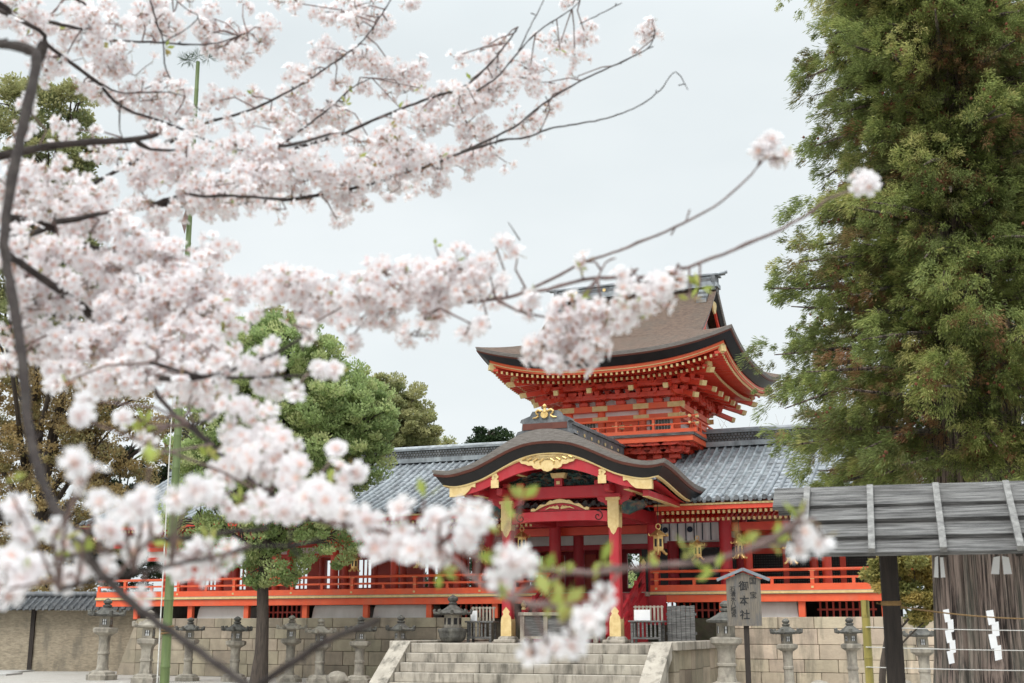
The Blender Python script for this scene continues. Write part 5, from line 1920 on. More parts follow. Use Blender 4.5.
def crown_r(z_):
    ypx = HORIZON - (z_ - CAM_Z) / CD * F_PX
    yy = [480, 440, 380, 330, 290, 230, 165, 100, 60, 0, -80]
    if ypx > 480:
        return (990 - 805) / F_PX * CD
    for i in range(len(yy) - 1):
        if yy[i] >= ypx >= yy[i + 1]:
            f = (yy[i] - ypx) / (yy[i] - yy[i + 1])
            return (990 - (edge[i] * (1 - f) + edge[i + 1] * f)) / F_PX * CD
    return max(.5, 2.2 * (1 - (z_ - 11.7) / 11))
limb = MB()
tuft_c, tuft_d, tuft_t, tuft_s, tuft_b = [], [], [], [], []
zc_ = 3.5
bi = 0
while zc_ < 22:
    per_lvl = 17 if zc_ < 12.5 else 5
    for q in range(per_lvl):
        az = bi * 2.39996 + rng.uniform(-.35, .35)
        bi += 1
        Rr = crown_r(zc_) * rng.choice([.5, .6, .7, .8, .9, 1.0, 1.0])
        dirv = Vector((math.cos(az), math.sin(az), 0))
        droop = rng.uniform(.25, .75)
        a = Vector((0, 0, zc_ + .5)) + dirv * .25
        pts = []
        side = Vector((-dirv.y, dirv.x, 0)) * rng.uniform(-.25, .25)
        for k_ in range(7):
            f = k_ / 6
            pts.append(a + dirv * (Rr - .25) * f + side * f * f * Rr * .5 + Vector((0, 0, .35 * f - droop * f * f * 1.1 + .25 * max(0, f - .8))))
        limb.tube(pts, [.055, .05, .042, .034, .026, .018, .008], 6)
        tone0 = rng.uniform(.42, .85)
        ncl = 5 if zc_ < 12.5 else 3
        for k_ in range(ncl):                                 # the foliage sits in separate bunches along each bough
            f = min(1.0, .34 + .66 * (k_ + rng.uniform(0, .9)) / ncl)
            i0 = min(5, int(f * 6))
            cc = pts[i0].lerp(pts[i0 + 1], f * 6 - i0) + Vector((rng.gauss(0, .15), rng.gauss(0, .15), rng.gauss(0, .1)))
            cr_ = rng.uniform(.20, .36)
            tone1 = tone0 + rng.gauss(0, .09)
            dead = rng.random() < (.22 if f < .6 else .06)
            for q2 in range(9 if zc_ < 12.5 else 6):
                v = Vector((rng.gauss(0, 1), rng.gauss(0, 1), rng.gauss(.25, .8))).normalized() * rng.uniform(.35, 1.0)
                c = cc + Vector((v.x * cr_, v.y * cr_, v.z * cr_ * .75))
                tuft_c.append(c)
                tuft_d.append((v * .8 + dirv * .55 + Vector((0, 0, rng.uniform(-.35, .35)))).normalized())
                tuft_b.append(tuple(dirv * .8 + Vector((v.x * .25, v.y * .25, rng.uniform(-1.0, -.1)))))
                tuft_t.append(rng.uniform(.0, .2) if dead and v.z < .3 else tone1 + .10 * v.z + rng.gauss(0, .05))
                tuft_s.append(rng.choice([.6, .8, 1.0, 1.0, 1.2, 1.45]))
    zc_ += .42 if zc_ < 12.5 else .75
k0 = len(tr.v)
tr.v += limb.v
tr.f += [tuple(i + k0 for i in f_) for f_ in limb.f]
tr.m += limb.m
part('trunk', tr, M['cedar_bark'], ce, True)
TB = np.array(tuft_b)
TC, TD, TT, TS = np.array([tuple(c) for c in tuft_c]), np.array([tuple(d) for d in tuft_d]), np.array(tuft_t), np.array(tuft_s)
NB = 110
n = len(TC)
idx = np.repeat(np.arange(n), NB)
f = nrg.uniform(0, 1, n * NB)
base_ = TC[idx] + TD[idx] * (f * .15 * TS[idx])[:, None] - np.array([0, 0, 1]) * (f ** 2 * .05 * TS[idx])[:, None]
sidev = unit(n * NB)
sidev -= TD[idx] * np.sum(sidev * TD[idx], axis=1)[:, None]
base_ += sidev * (nrg.uniform(0, .10, n * NB) * TS[idx])[:, None]
bd = TD[idx] * .35 + TB[idx] * .8 + sidev * nrg.uniform(.1, .75, n * NB)[:, None]
Ln = nrg.uniform(.03, .085, n * NB) * TS[idx]
bdn = bd / np.linalg.norm(bd, axis=1, keepdims=True)
V, F = diamonds(base_ + bdn * Ln[:, None] * .5, bd, unit(n * NB), Ln, nrg.uniform(.008, .015, n * NB))
tone = np.clip(TT[idx] + .16 * (f - .5) + nrg.normal(0, .05, n * NB), 0, 1)
inst('crown', np_mesh('crown', V, F, L_CEDAR, var=np.repeat(tone, 4)), ce)
# small rust coloured cones scattered in the crown
cm = MB()
for i in range(620):
    c = tuft_c[rng.randrange(n)]
    for q in range(rng.randrange(3, 7)):
        s_ = c + Vector((rng.gauss(0, .09), rng.gauss(0, .09), rng.gauss(0, .06)))
        cm.lathe([(.005, -.022), (.021, -.01), (.021, .01), (.005, .022)], 5, s_.x, s_.y, z=s_.z)
co = part('cones', cm, mat('rust_cones', (.19, .065, .03), (.11, .045, .025), 20, .85), ce)
co['kind'] = 'stuff'

# ------------------------------------------------------------------ tall leaning bamboo pole with a pine tuft
b0, b1 = at(164, 690, 14.0), at(198, 62, 14.6)
dirb = (b1 - b0).normalized()
base_b = b0 - dirb * (b0.z / dirb.z)
bp = thing('bamboo_pole', 'tall leaning green bamboo pole with a pine tuft at its tip', 'bamboo pole', base_b)
b = MB()
Lb = (b1 - base_b).length
k_ = 0
z_ = 0.0
while z_ < Lb - .05:
    e = min(z_ + .34 + .004 * k_, Lb)
    r0 = .057 * (1 - .6 * z_ / Lb)
    b.tube([dirb * z_, dirb * (z_ + .015), dirb * (z_ + .03), dirb * (e - .012), dirb * e], [r0 * 1.1, r0 * 1.1, r0, r0 * .98, r0 * 1.02], 10)
    z_ = e
    k_ += 1
part('culm', b, M['bamboo'], bp, True)
part('pale_cord', MB().tube([dirb * .2 + Vector((-.07, -.03, 0)), dirb * (Lb * .5) + Vector((-.075, -.03, 0)), dirb * (Lb * .72) + Vector((-.05, -.03, 0))], .008, 5), M['cord'], bp)
part('rope_binding', MB().tube([dirb * 1.73 + Vector(((.062) * math.cos(a * .8), .062 * math.sin(a * .8), .004 * a)) for a in range(26)], .012, 5), M['rope'], bp)
nn = 260
tipc = np.array(tuple(dirb * Lb))
cl_ = np.array([(-.17, 0, .02), (-.02, .05, .1), (.13, 0, .06), (-.08, -.05, .0)])
wi = nrg.integers(0, 4, nn)
dv = unit(nn) + np.array([0, 0, .35])
dvn = dv / np.linalg.norm(dv, axis=1, keepdims=True)
V, F = diamonds(tipc + cl_[wi] + dvn * .07, dv, unit(nn), nrg.uniform(.1, .17, nn), nrg.uniform(.004, .007, nn))
inst('pine_tuft', np_mesh('pine_tuft', V, F, L_DARK, var=nrg.uniform(0, 1, nn * 4)), bp)
q = at(190, 222, 14.4) - base_b
part('dry_leaf', MB().prism([(0, .14), (.03, .04), (.0, -.17), (-.05, -.02)], -.004, .004).moved((q.x - .04, q.y - .06, q.z)), M['twig'], bp)

# ------------------------------------------------------------------ the flowering cherry in the foreground
CT = Vector((-3.6, 2.9, 0))
ch = thing('cherry_tree', 'flowering cherry tree whose pale pink boughs reach in from the left', 'cherry tree', CT)
trk = MB()
trk.tube([(0, 0, 0), (.03, .02, .5), (-.02, .05, 1.2), (.06, .02, 1.9), (.12, .0, 2.5), (.1, .1, 3.3), (.2, .15, 4.2)], [.21, .16, .14, .13, .11, .09, .06], 14)
part('trunk', trk, M['cherry_bark'], ch, True)
HUB = [CT + Vector(v) for v in ((.05, .02, 1.5), (.06, .02, 2.0), (.12, 0, 2.5), (.1, .1, 3.2), (.2, .15, 4.1))]

# boughs as they run in the air: (points, distance at start and end, width at start and end in mm, hub or None)
BOUGHS = {
 'a': [   # the dark bent limb at the left
   ([(-60, 40), (0, 44), (30, 50), (37, 60), (28, 105), (14, 170), (5, 225), (6, 262), (15, 310), (22, 360), (28, 420), (38, 468), (62, 520), (100, 572), (150, 617), (200, 652), (255, 690)], 2.4, 1.45, 22, 9, 2),
   ([(37, 60), (42, 50), (44, 42)], 2.45, 2.45, 24, 22, None)],
 'b': [   # upper left sprays
   ([(-40, 158), (0, 156), (30, 150), (75, 143), (130, 140), (158, 134)], 3.3, 3.4, 26, 15, 3),
   ([(134, 140), (150, 149), (175, 150)], 3.4, 3.5, 12, 7, None),
   ([(20, 20), (47, 44), (70, 62), (97, 82), (120, 106), (150, 118), (185, 130), (218, 145), (250, 152)], 3.6, 4.0, 14, 5, 4),
   ([(97, 82), (118, 92), (135, 93), (165, 92), (185, 96)], 3.7, 3.9, 6, 3, None),
   ([(120, 106), (120, 130), (128, 150)], 3.7, 3.7, 5, 3, None),
   ([(-20, -5), (10, 14), (16, 26)], 3.4, 3.5, 20, 12, 4),
   ([(50, 22), (82, 29)], 3.6, 3.7, 13, 9, None),
   ([(78, 0), (98, 32), (110, 40), (150, 42), (210, 44), (247, 33)], 3.9, 4.2, 9, 4, 4),
   ([(150, 0), (156, 20), (163, 42), (166, 70), (180, 90), (200, 110), (218, 120)], 3.9, 4.2, 6, 3, None),
   ([(163, 42), (185, 30), (198, 17), (185, 8), (172, -4)], 3.9, 4.1, 4, 3, None),
   ([(198, 17), (206, 30), (240, 36)], 4.0, 4.2, 4, 2, None)],
 'c': [   # long upper sprays rising to the right
   ([(-40, 235), (40, 212), (100, 180), (160, 148), (205, 124), (232, 116), (262, 105), (300, 85), (335, 62), (363, 40), (387, 6), (395, -8)], 3.6, 4.4, 16, 4, 3),
   ([(285, 142), (300, 131), (330, 108), (352, 88), (372, 78)], 4.1, 4.3, 8, 3, None),
   ([(-40, 240), (60, 225), (150, 205), (220, 182), (285, 152), (340, 135), (367, 123), (403, 108), (433, 97), (463, 87), (487, 67), (507, 43), (518, 27)], 3.4, 4.3, 22, 5, 3),
   ([(477, 91), (497, 77), (512, 60), (520, 50), (540, 30), (572, 9), (580, 0)], 4.1, 4.4, 7, 3, None),
   ([(517, 55), (530, 27), (540, 8), (547, -8)], 4.1, 4.3, 5, 3, None),
   ([(580, 24), (600, 14), (622, 3)], 4.3, 4.4, 4, 3, None),
   ([(150, 205), (220, 205), (300, 198), (370, 184), (430, 165), (473, 147), (513, 128), (527, 117), (553, 97), (587, 78), (630, 58), (650, 46), (655, 30)], 3.7, 4.4, 14, 4, None),
   ([(455, 155), (500, 141), (527, 137), (553, 128), (600, 120), (637, 107), (660, 90), (676, 72), (688, 90)], 4.0, 4.4, 8, 3, None),
   ([(280, 146), (300, 143), (318, 138), (333, 133)], 3.7, 3.9, 12, 7, None),
   ([(190, 194), (202, 196), (240, 196), (272, 199), (288, 199)], 3.4, 3.6, 10, 7, None),
   ([(520, 240), (508, 222)], 3.4, 3.4, 4, 2, None)],
 'd': [   # left middle limbs
   ([(-50, 200), (5, 218), (30, 222), (60, 232), (85, 246), (112, 251), (150, 262)], 2.9, 3.2, 28, 10, 2),
   ([(55, 222), (87, 217), (110, 212), (123, 209)], 2.9, 3.0, 16, 9, None),
   ([(10, 256), (25, 266), (40, 277), (67, 295), (88, 312), (97, 322)], 2.6, 3.0, 16, 22, None),
   ([(8, 275), (18, 287), (37, 303), (60, 317), (78, 320)], 2.7, 3.0, 9, 6, None),
   ([(97, 322), (110, 316), (122, 310), (147, 300), (163, 292), (200, 300)], 3.0, 2.9, 9, 5, None),
   ([(66, 328), (80, 332), (92, 338)], 2.8, 2.9, 10, 6, None),
   ([(97, 322), (130, 355), (160, 398), (178, 418), (200, 436), (228, 460), (252, 480), (285, 503), (310, 518), (345, 528)], 3.0, 2.0, 12, 5, None),
   ([(190, 425), (205, 438), (218, 450)], 2.3, 2.3, 8, 5, None),
   ([(190, 425), (208, 420), (222, 405)], 2.3, 2.3, 6, 3, None),
   ([(150, 362), (190, 374), (226, 377), (272, 377), (308, 375), (335, 370)], 2.4, 2.3, 8, 4, None),
   ([(160, 378), (195, 378), (230, 370), (272, 355), (297, 340), (312, 330)], 2.4, 2.3, 12, 4, None)],
 'e': [   # the spray in the middle that reaches right over the upper roof
   ([(97, 252), (170, 268), (225, 278), (262, 288), (295, 295), (340, 298), (400, 300), (440, 303), (484, 301)], 3.3, 2.85, 11, 8, None),
   ([(440, 303), (484, 301), (517, 295), (548, 281), (580, 264), (604, 256), (648, 239), (703, 213), (738, 188), (758, 166)], 2.9, 2.5, 9, 4, None),
   ([(523, 291), (548, 290), (572, 282), (598, 278), (648, 277), (680, 270), (734, 250), (781, 229), (812, 211), (826, 200), (846, 192), (866, 187)], 2.6, 2.2, 9, 5, None),
   ([(498, 300), (520, 312), (548, 318), (560, 332)], 2.6, 2.6, 7, 4, None),
   ([(598, 278), (606, 262), (616, 258)], 2.5, 2.5, 4, 3, None),
   ([(440, 308), (468, 322), (490, 328)], 2.7, 2.7, 6, 3, None)],
 'f': [   # low left sprays
   ([(-50, 505), (0, 518), (40, 526), (80, 531), (127, 538), (174, 539), (220, 533), (268, 528)], 1.7, 1.9, 13, 7, 1),
   ([(60, 590), (100, 580), (150, 570), (190, 562), (211, 557), (255, 547), (292, 546), (320, 539)], 1.6, 1.8, 6, 4, None),
   ([(-50, 585), (0, 565), (50, 560), (100, 552)], 1.7, 1.7, 8, 4, 0),
   ([(-40, 860), (120, 770), (261, 684), (299, 658), (330, 640), (345, 633), (362, 628), (380, 619)], 1.75, 1.8, 13, 9, 0),
   ([(67, 500), (66, 530), (68, 560)], 1.9, 1.9, 6, 4, None)],
 'g': [   # nearest low twig crossing the porch
   ([(330, 522), (385, 532), (443, 549), (470, 554), (498, 560), (545, 569), (595, 573), (639, 567), (679, 564), (700, 562), (737, 553), (774, 537), (793, 524), (804, 512)], 1.75, 1.45, 8.5, 5.5, None),
   ([(440, 548), (460, 565), (476, 581), (510, 597), (545, 607), (560, 612)], 1.6, 1.4, 6, 4.5, None),
   ([(545, 607), (580, 604), (600, 602)], 1.4, 1.4, 3, 3, None)],
}
# clusters of blossom: x, y, half width, half height, distance, bough, density
BL = [
 (20, 14, 40, 20, 3.6, 'b', 1), (90, 28, 48, 26, 3.7, 'b', 1), (140, 14, 42, 22, 3.9, 'b', .8), (168, 26, 34, 24, 4.0, 'b', .6), (60, 60, 34, 16, 3.6, 'b', .7), (120, 62, 40, 24, 3.8, 'b', 1), (80, 88, 30, 14, 3.7, 'b', .5),
 (150, 100, 34, 22, 3.9, 'b', .6), (170, 122, 34, 18, 3.9, 'b', .7), (212, 18, 16, 24, 4.2, 'b', .9), (205, 36, 12, 10, 4.2, 'b', .8), (262, 28, 20, 16, 4.3, 'b', 1), (240, 56, 16, 18, 4.2, 'b', 1), (243, 4, 10, 8, 4.2, 'b', .8), (233, 22, 7, 8, 4.3, 'b', .6), (258, 42, 12, 10, 4.3, 'b', .8),
 (290, 2, 22, 10, 4.3, 'c', 1), (322, 12, 10, 14, 4.3, 'c', .9), (355, 10, 28, 22, 4.3, 'c', 1.1), (372, 34, 16, 12, 4.3, 'c', .9), (390, 30, 12, 12, 4.3, 'c', .9), (322, 48, 12, 14, 4.2, 'c', .8), (305, 74, 24, 12, 4.2, 'c', .7), (334, 60, 14, 10, 4.2, 'c', .7), (362, 62, 16, 14, 4.2, 'c', 1), (330, 56, 22, 8, 4.2, 'c', .5), (395, 70, 30, 22, 4.3, 'c', 1), (415, 4, 24, 8, 4.3, 'c', .6),
 (405, 92, 18, 14, 4.3, 'c', .9), (220, 100, 22, 14, 4.1, 'c', .8), (248, 97, 12, 14, 4.1, 'c', .7), (270, 116, 22, 14, 4.1, 'c', .7), (310, 112, 26, 14, 4.1, 'c', .8), (335, 84, 14, 8, 4.2, 'c', .7), (295, 98, 20, 10, 4.1, 'c', .6), (280, 126, 40, 12, 4.0, 'c', .7), (335, 118, 24, 12, 4.1, 'c', .6), (370, 140, 30, 16, 4.1, 'c', .8),
 (456, 100, 40, 22, 4.2, 'c', 1.1), (420, 110, 26, 14, 4.2, 'c', .7), (430, 128, 30, 16, 4.2, 'c', .9), (490, 92, 30, 22, 4.2, 'c', 1.1), (500, 44, 14, 12, 4.3, 'c', .6), (480, 50, 14, 12, 4.3, 'c', .6), (455, 56, 10, 10, 4.3, 'c', .6), (530, 70, 26, 20, 4.3, 'c', .8), (548, 82, 22, 14, 4.3, 'c', .8), (560, 44, 22, 16, 4.4, 'c', .8), (585, 34, 16, 16, 4.4, 'c', 1), (575, 62, 12, 14, 4.4, 'c', .5), (572, 6, 10, 8, 4.4, 'c', .6), (648, 36, 14, 16, 4.4, 'c', .9), (637, 52, 6, 8, 4.4, 'c', .7), (654, 20, 5, 6, 4.4, 'c', .5),
 (524, 122, 18, 14, 4.2, 'c', .9), (540, 132, 20, 12, 4.3, 'c', .6), (470, 130, 28, 20, 4.2, 'c', 1), (490, 156, 24, 16, 4.1, 'c', 1), (545, 112, 16, 12, 4.3, 'c', .5), (578, 76, 10, 8, 4.4, 'c', .4),
 (150, 172, 26, 38, 3.5, 'c', 1), (186, 160, 40, 28, 3.6, 'c', 1.1), (200, 192, 44, 28, 3.5, 'c', 1.1), (245, 158, 36, 26, 3.7, 'c', 1.2), (262, 186, 36, 26, 3.6, 'c', 1.1), (300, 172, 40, 34, 3.7, 'c', 1.2), (345, 178, 36, 32, 3.8, 'c', 1.2), (392, 150, 38, 28, 3.9, 'c', 1.1), (385, 180, 36, 24, 3.9, 'c', 1.1), (428, 160, 30, 30, 4.0, 'c', 1.1), (350, 206, 22, 10, 3.8, 'c', .8), (432, 186, 16, 10, 4.0, 'c', .7), (455, 165, 20, 18, 4.1, 'c', .9),
 (20, 190, 34, 32, 3.1, 'd', 1), (60, 204, 36, 26, 3.0, 'd', 1), (92, 198, 26, 24, 3.1, 'd', 1.1), (18, 130, 16, 14, 3.2, 'b', .6), (28, 110, 12, 12, 3.2, 'b', .5), (50, 168, 22, 12, 3.0, 'd', .9), (68, 130, 14, 14, 3.4, 'b', .7),
 (28, 248, 26, 22, 2.8, 'd', .8), (55, 256, 34, 24, 2.9, 'd', 1), (90, 232, 26, 12, 3.0, 'd', .8), (25, 310, 24, 36, 2.8, 'd', .7), (60, 290, 36, 26, 2.9, 'd', 1), (105, 280, 34, 34, 3.0, 'd', 1.2), (130, 240, 20, 18, 3.0, 'd', .8), (138, 262, 30, 26, 3.0, 'd', 1.2), (165, 262, 28, 26, 3.0, 'd', 1.3), (165, 300, 40, 34, 2.9, 'd', 1.4), (205, 290, 28, 34, 3.0, 'd', 1.3), (215, 320, 26, 34, 2.9, 'd', 1.4), (130, 318, 36, 28, 2.9, 'd', 1.3), (150, 348, 44, 30, 2.8, 'd', 1.4), (195, 358, 40, 34, 2.8, 'd', 1.5), (110, 352, 36, 24, 2.8, 'd', 1.1), (70, 345, 36, 24, 2.8, 'd', 1.1), (30, 350, 20, 20, 2.8, 'd', .6), (60, 370, 26, 10, 2.7, 'd', .9), (120, 380, 40, 16, 2.7, 'd', 1.1), (170, 388, 26, 20, 2.7, 'd', 1.2), (205, 392, 26, 24, 2.6, 'd', 1.3), (212, 246, 22, 18, 3.2, 'd', .8), (60, 384, 18, 8, 2.5, 'd', .8), (5, 370, 10, 14, 2.6, 'd', .6),
 (85, 420, 11, 22, 1.9, 'd', .9), (88, 400, 10, 12, 2.0, 'd', .8), (130, 420, 14, 10, 2.3, 'd', .5), (145, 440, 12, 12, 2.2, 'd', .6),
 (255, 282, 26, 18, 3.0, 'e', 1.1), (290, 284, 28, 18, 2.9, 'e', 1.2), (262, 312, 14, 10, 2.9, 'e', .4), (325, 292, 28, 24, 2.9, 'e', 1.2), (300, 312, 26, 12, 2.9, 'e', 1), (362, 296, 28, 32, 2.8, 'e', 1.2), (385, 272, 20, 16, 2.8, 'e', 1.1), (400, 305, 26, 26, 2.8, 'e', 1.1), (425, 278, 30, 24, 2.8, 'e', 1.3), (455, 268, 28, 22, 2.8, 'e', 1.3), (462, 292, 24, 14, 2.8, 'e', 1.1), (432, 300, 26, 14, 2.8, 'e', 1.1), (416, 336, 18, 14, 2.8, 'e', .9), (440, 318, 20, 12, 2.8, 'e', .6), (482, 326, 12, 10, 2.7, 'e', .8), (465, 336, 12, 8, 2.7, 'e', .7), (346, 344, 14, 10, 2.8, 'e', .7), (352, 325, 16, 12, 2.8, 'e', .8), (495, 244, 13, 12, 2.8, 'e', .9), (487, 262, 12, 12, 2.8, 'e', 1), (518, 254, 7, 5, 2.8, 'e', .8), (502, 280, 8, 12, 2.7, 'e', .6), (310, 325, 10, 8, 2.8, 'e', .6), (272, 298, 20, 12, 2.9, 'e', .9),
 (334, 372, 12, 10, 2.3, 'd', .8), (320, 370, 12, 8, 2.3, 'd', .7),
 (562, 340, 24, 28, 2.5, 'e', 1.6), (545, 346, 20, 18, 2.5, 'e', 1.3), (590, 346, 16, 18, 2.5, 'e', 1.3), (578, 312, 22, 20, 2.5, 'e', 1.5), (606, 320, 22, 18, 2.5, 'e', 1.4), (632, 304, 20, 20, 2.45, 'e', 1.4), (655, 292, 20, 20, 2.4, 'e', 1.4), (672, 280, 12, 12, 2.4, 'e', 1.2), (530, 312, 16, 10, 2.6, 'e', .8), (540, 298, 14, 8, 2.6, 'e', .6), (550, 366, 18, 10, 2.5, 'e', 1.1), (586, 262, 6, 8, 2.5, 'e', .6), (620, 275, 10, 8, 2.45, 'e', .6),
 (760, 150, 18, 10, 2.5, 'e', 1.3), (780, 158, 14, 9, 2.5, 'e', 1.2), (774, 140, 9, 6, 2.5, 'e', 1.1), (868, 185, 14, 15, 2.2, 'e', 1.7),
 (236, 420, 24, 26, 2.2, 'd', 1.3), (258, 436, 26, 24, 2.2, 'd', 1.3), (285, 446, 22, 18, 2.15, 'd', 1.2), (225, 470, 24, 18, 2.2, 'd', 1), (262, 468, 30, 20, 2.15, 'd', 1.3), (296, 478, 28, 22, 2.1, 'd', 1.4), (210, 490, 18, 16, 2.0, 'd', .8), (320, 488, 26, 20, 2.0, 'd', 1.3), (250, 500, 28, 18, 2.0, 'd', 1), (290, 508, 30, 16, 2.0, 'd', 1.1), (340, 506, 30, 22, 1.9, 'd', 1.3), (338, 452, 12, 10, 2.1, 'd', .9), (352, 470, 12, 12, 2.0, 'd', .9),
 (372, 516, 22, 22, 1.75, 'g', 1.3), (395, 534, 28, 22, 1.7, 'g', 1.4), (370, 548, 24, 18, 1.7, 'g', 1.2), (420, 552, 22, 16, 1.65, 'g', 1.1), (440, 524, 24, 16, 1.65, 'g', 1.2), (410, 512, 16, 10, 1.7, 'g', .9), (460, 534, 16, 14, 1.6, 'g', 1), (484, 516, 15, 14, 1.5, 'g', 1.1), (466, 510, 12, 8, 1.6, 'g', .7), (512, 556, 14, 14, 1.5, 'g', 1.2), (525, 563, 12, 12, 1.5, 'g', 1), (503, 580, 12, 9, 1.5, 'g', 1), (440, 556, 14, 12, 1.6, 'g', .8),
 (600, 598, 8, 14, 1.5, 'g', 1.1), (590, 622, 11, 10, 1.5, 'g', 1.1), (574, 640, 11, 12, 1.5, 'g', 1.1), (552, 654, 14, 8, 1.5, 'g', 1), (535, 654, 10, 7, 1.5, 'g', .9),
 (795, 546, 9, 10, 1.5, 'g', 1), (822, 538, 11, 10, 1.5, 'g', 1.1), (800, 536, 9, 8, 1.5, 'g', .8),
 (12, 512, 16, 14, 1.7, 'f', 1.3), (22, 540, 22, 18, 1.7, 'f', 1.2), (8, 560, 14, 14, 1.65, 'f', 1), (42, 572, 22, 16, 1.65, 'f', 1.3), (20, 582, 20, 14, 1.65, 'f', 1.2), (5, 590, 12, 10, 1.6, 'f', 1), (74, 548, 18, 14, 1.75, 'f', 1), (92, 576, 20, 10, 1.7, 'f', 1.1), (60, 580, 14, 10, 1.65, 'f', .9), (88, 480, 9, 18, 1.35, 'f', 1.2), (80, 462, 9, 12, 1.35, 'f', 1.1), (98, 506, 8, 10, 1.5, 'f', .9), (150, 498, 20, 16, 1.5, 'f', 1.5), (130, 512, 12, 12, 1.6, 'f', 1), (192, 492, 18, 14, 1.6, 'f', 1.3), (175, 500, 12, 12, 1.6, 'f', 1), (115, 525, 16, 16, 1.7, 'f', 1), (152, 528, 16, 12, 1.75, 'f', 1), (130, 552, 12, 8, 1.75, 'f', .9), (168, 556, 16, 10, 1.75, 'f', 1), (182, 568, 18, 14, 1.75, 'f', 1.2), (200, 548, 16, 10, 1.75, 'f', .9), (212, 574, 10, 8, 1.75, 'f', .9), (228, 552, 12, 10, 1.75, 'f', 1), (56, 528, 14, 10, 1.75, 'f', .8), (140, 594, 12, 6, 1.7, 'f', .6), (106, 566, 10, 8, 1.7, 'f', .8),
]
# places where fresh leaves show: x, y, distance, bough, how many
LV = [(700, 288, 2.4, 'e', 7), (690, 300, 2.4, 'e', 4), (578, 300, 2.5, 'e', 6), (622, 306, 2.45, 'e', 5), (640, 320, 2.45, 'e', 3), (602, 308, 2.5, 'e', 4),
      (505, 562, 1.5, 'g', 6), (545, 574, 1.5, 'g', 6), (600, 566, 1.5, 'g', 5), (565, 574, 1.5, 'g', 4), (648, 562, 1.5, 'g', 5), (690, 556, 1.5, 'g', 6), (738, 545, 1.5, 'g', 6), (715, 572, 1.5, 'g', 3), (778, 545, 1.5, 'g', 4), (800, 518, 1.5, 'g', 6), (522, 500, 1.5, 'g', 6), (510, 520, 1.5, 'g', 4), (498, 535, 1.5, 'g', 4), (562, 605, 1.4, 'g', 8), (550, 600, 1.4, 'g', 6), (560, 625, 1.35, 'g', 5), (505, 600, 1.45, 'g', 3),
      (425, 500, 1.7, 'g', 3), (396, 530, 1.7, 'g', 5), (440, 570, 1.6, 'g', 3), (180, 390, 2.7, 'd', 6), (200, 318, 2.9, 'd', 6), (208, 455, 2.2, 'd', 6), (225, 468, 2.2, 'd', 4), (132, 430, 2.2, 'd', 7), (146, 425, 2.2, 'd', 6), (150, 455, 2.1, 'd', 6),
      (115, 530, 1.75, 'f', 5), (210, 545, 1.75, 'f', 5), (170, 545, 1.75, 'f', 5), (50, 555, 1.7, 'f', 4), (130, 560, 1.75, 'f', 4), (5, 480, 1.5, 'f', 4), (215, 565, 1.75, 'f', 4), (150, 465, 1.5, 'f', 6), (90, 560, 1.7, 'f', 4), (60, 540, 1.7, 'f', 4),
      (420, 88, 4.2, 'c', 4), (300, 95, 4.2, 'c', 4), (345, 105, 4.1, 'c', 4), (400, 108, 4.2, 'c', 4), (470, 80, 4.2, 'c', 4), (560, 50, 4.3, 'c', 3), (165, 48, 3.9, 'b', 4), (60, 30, 3.6, 'b', 3), (100, 45, 3.8, 'b', 4), (225, 330, 2.9, 'd', 3), (435, 246, 2.8, 'e', 3), (580, 268, 2.5, 'e', 3), (425, 320, 2.8, 'e', 4), (290, 170, 3.7, 'c', 4), (230, 200, 3.5, 'c', 4), (60, 212, 3.0, 'd', 4)]

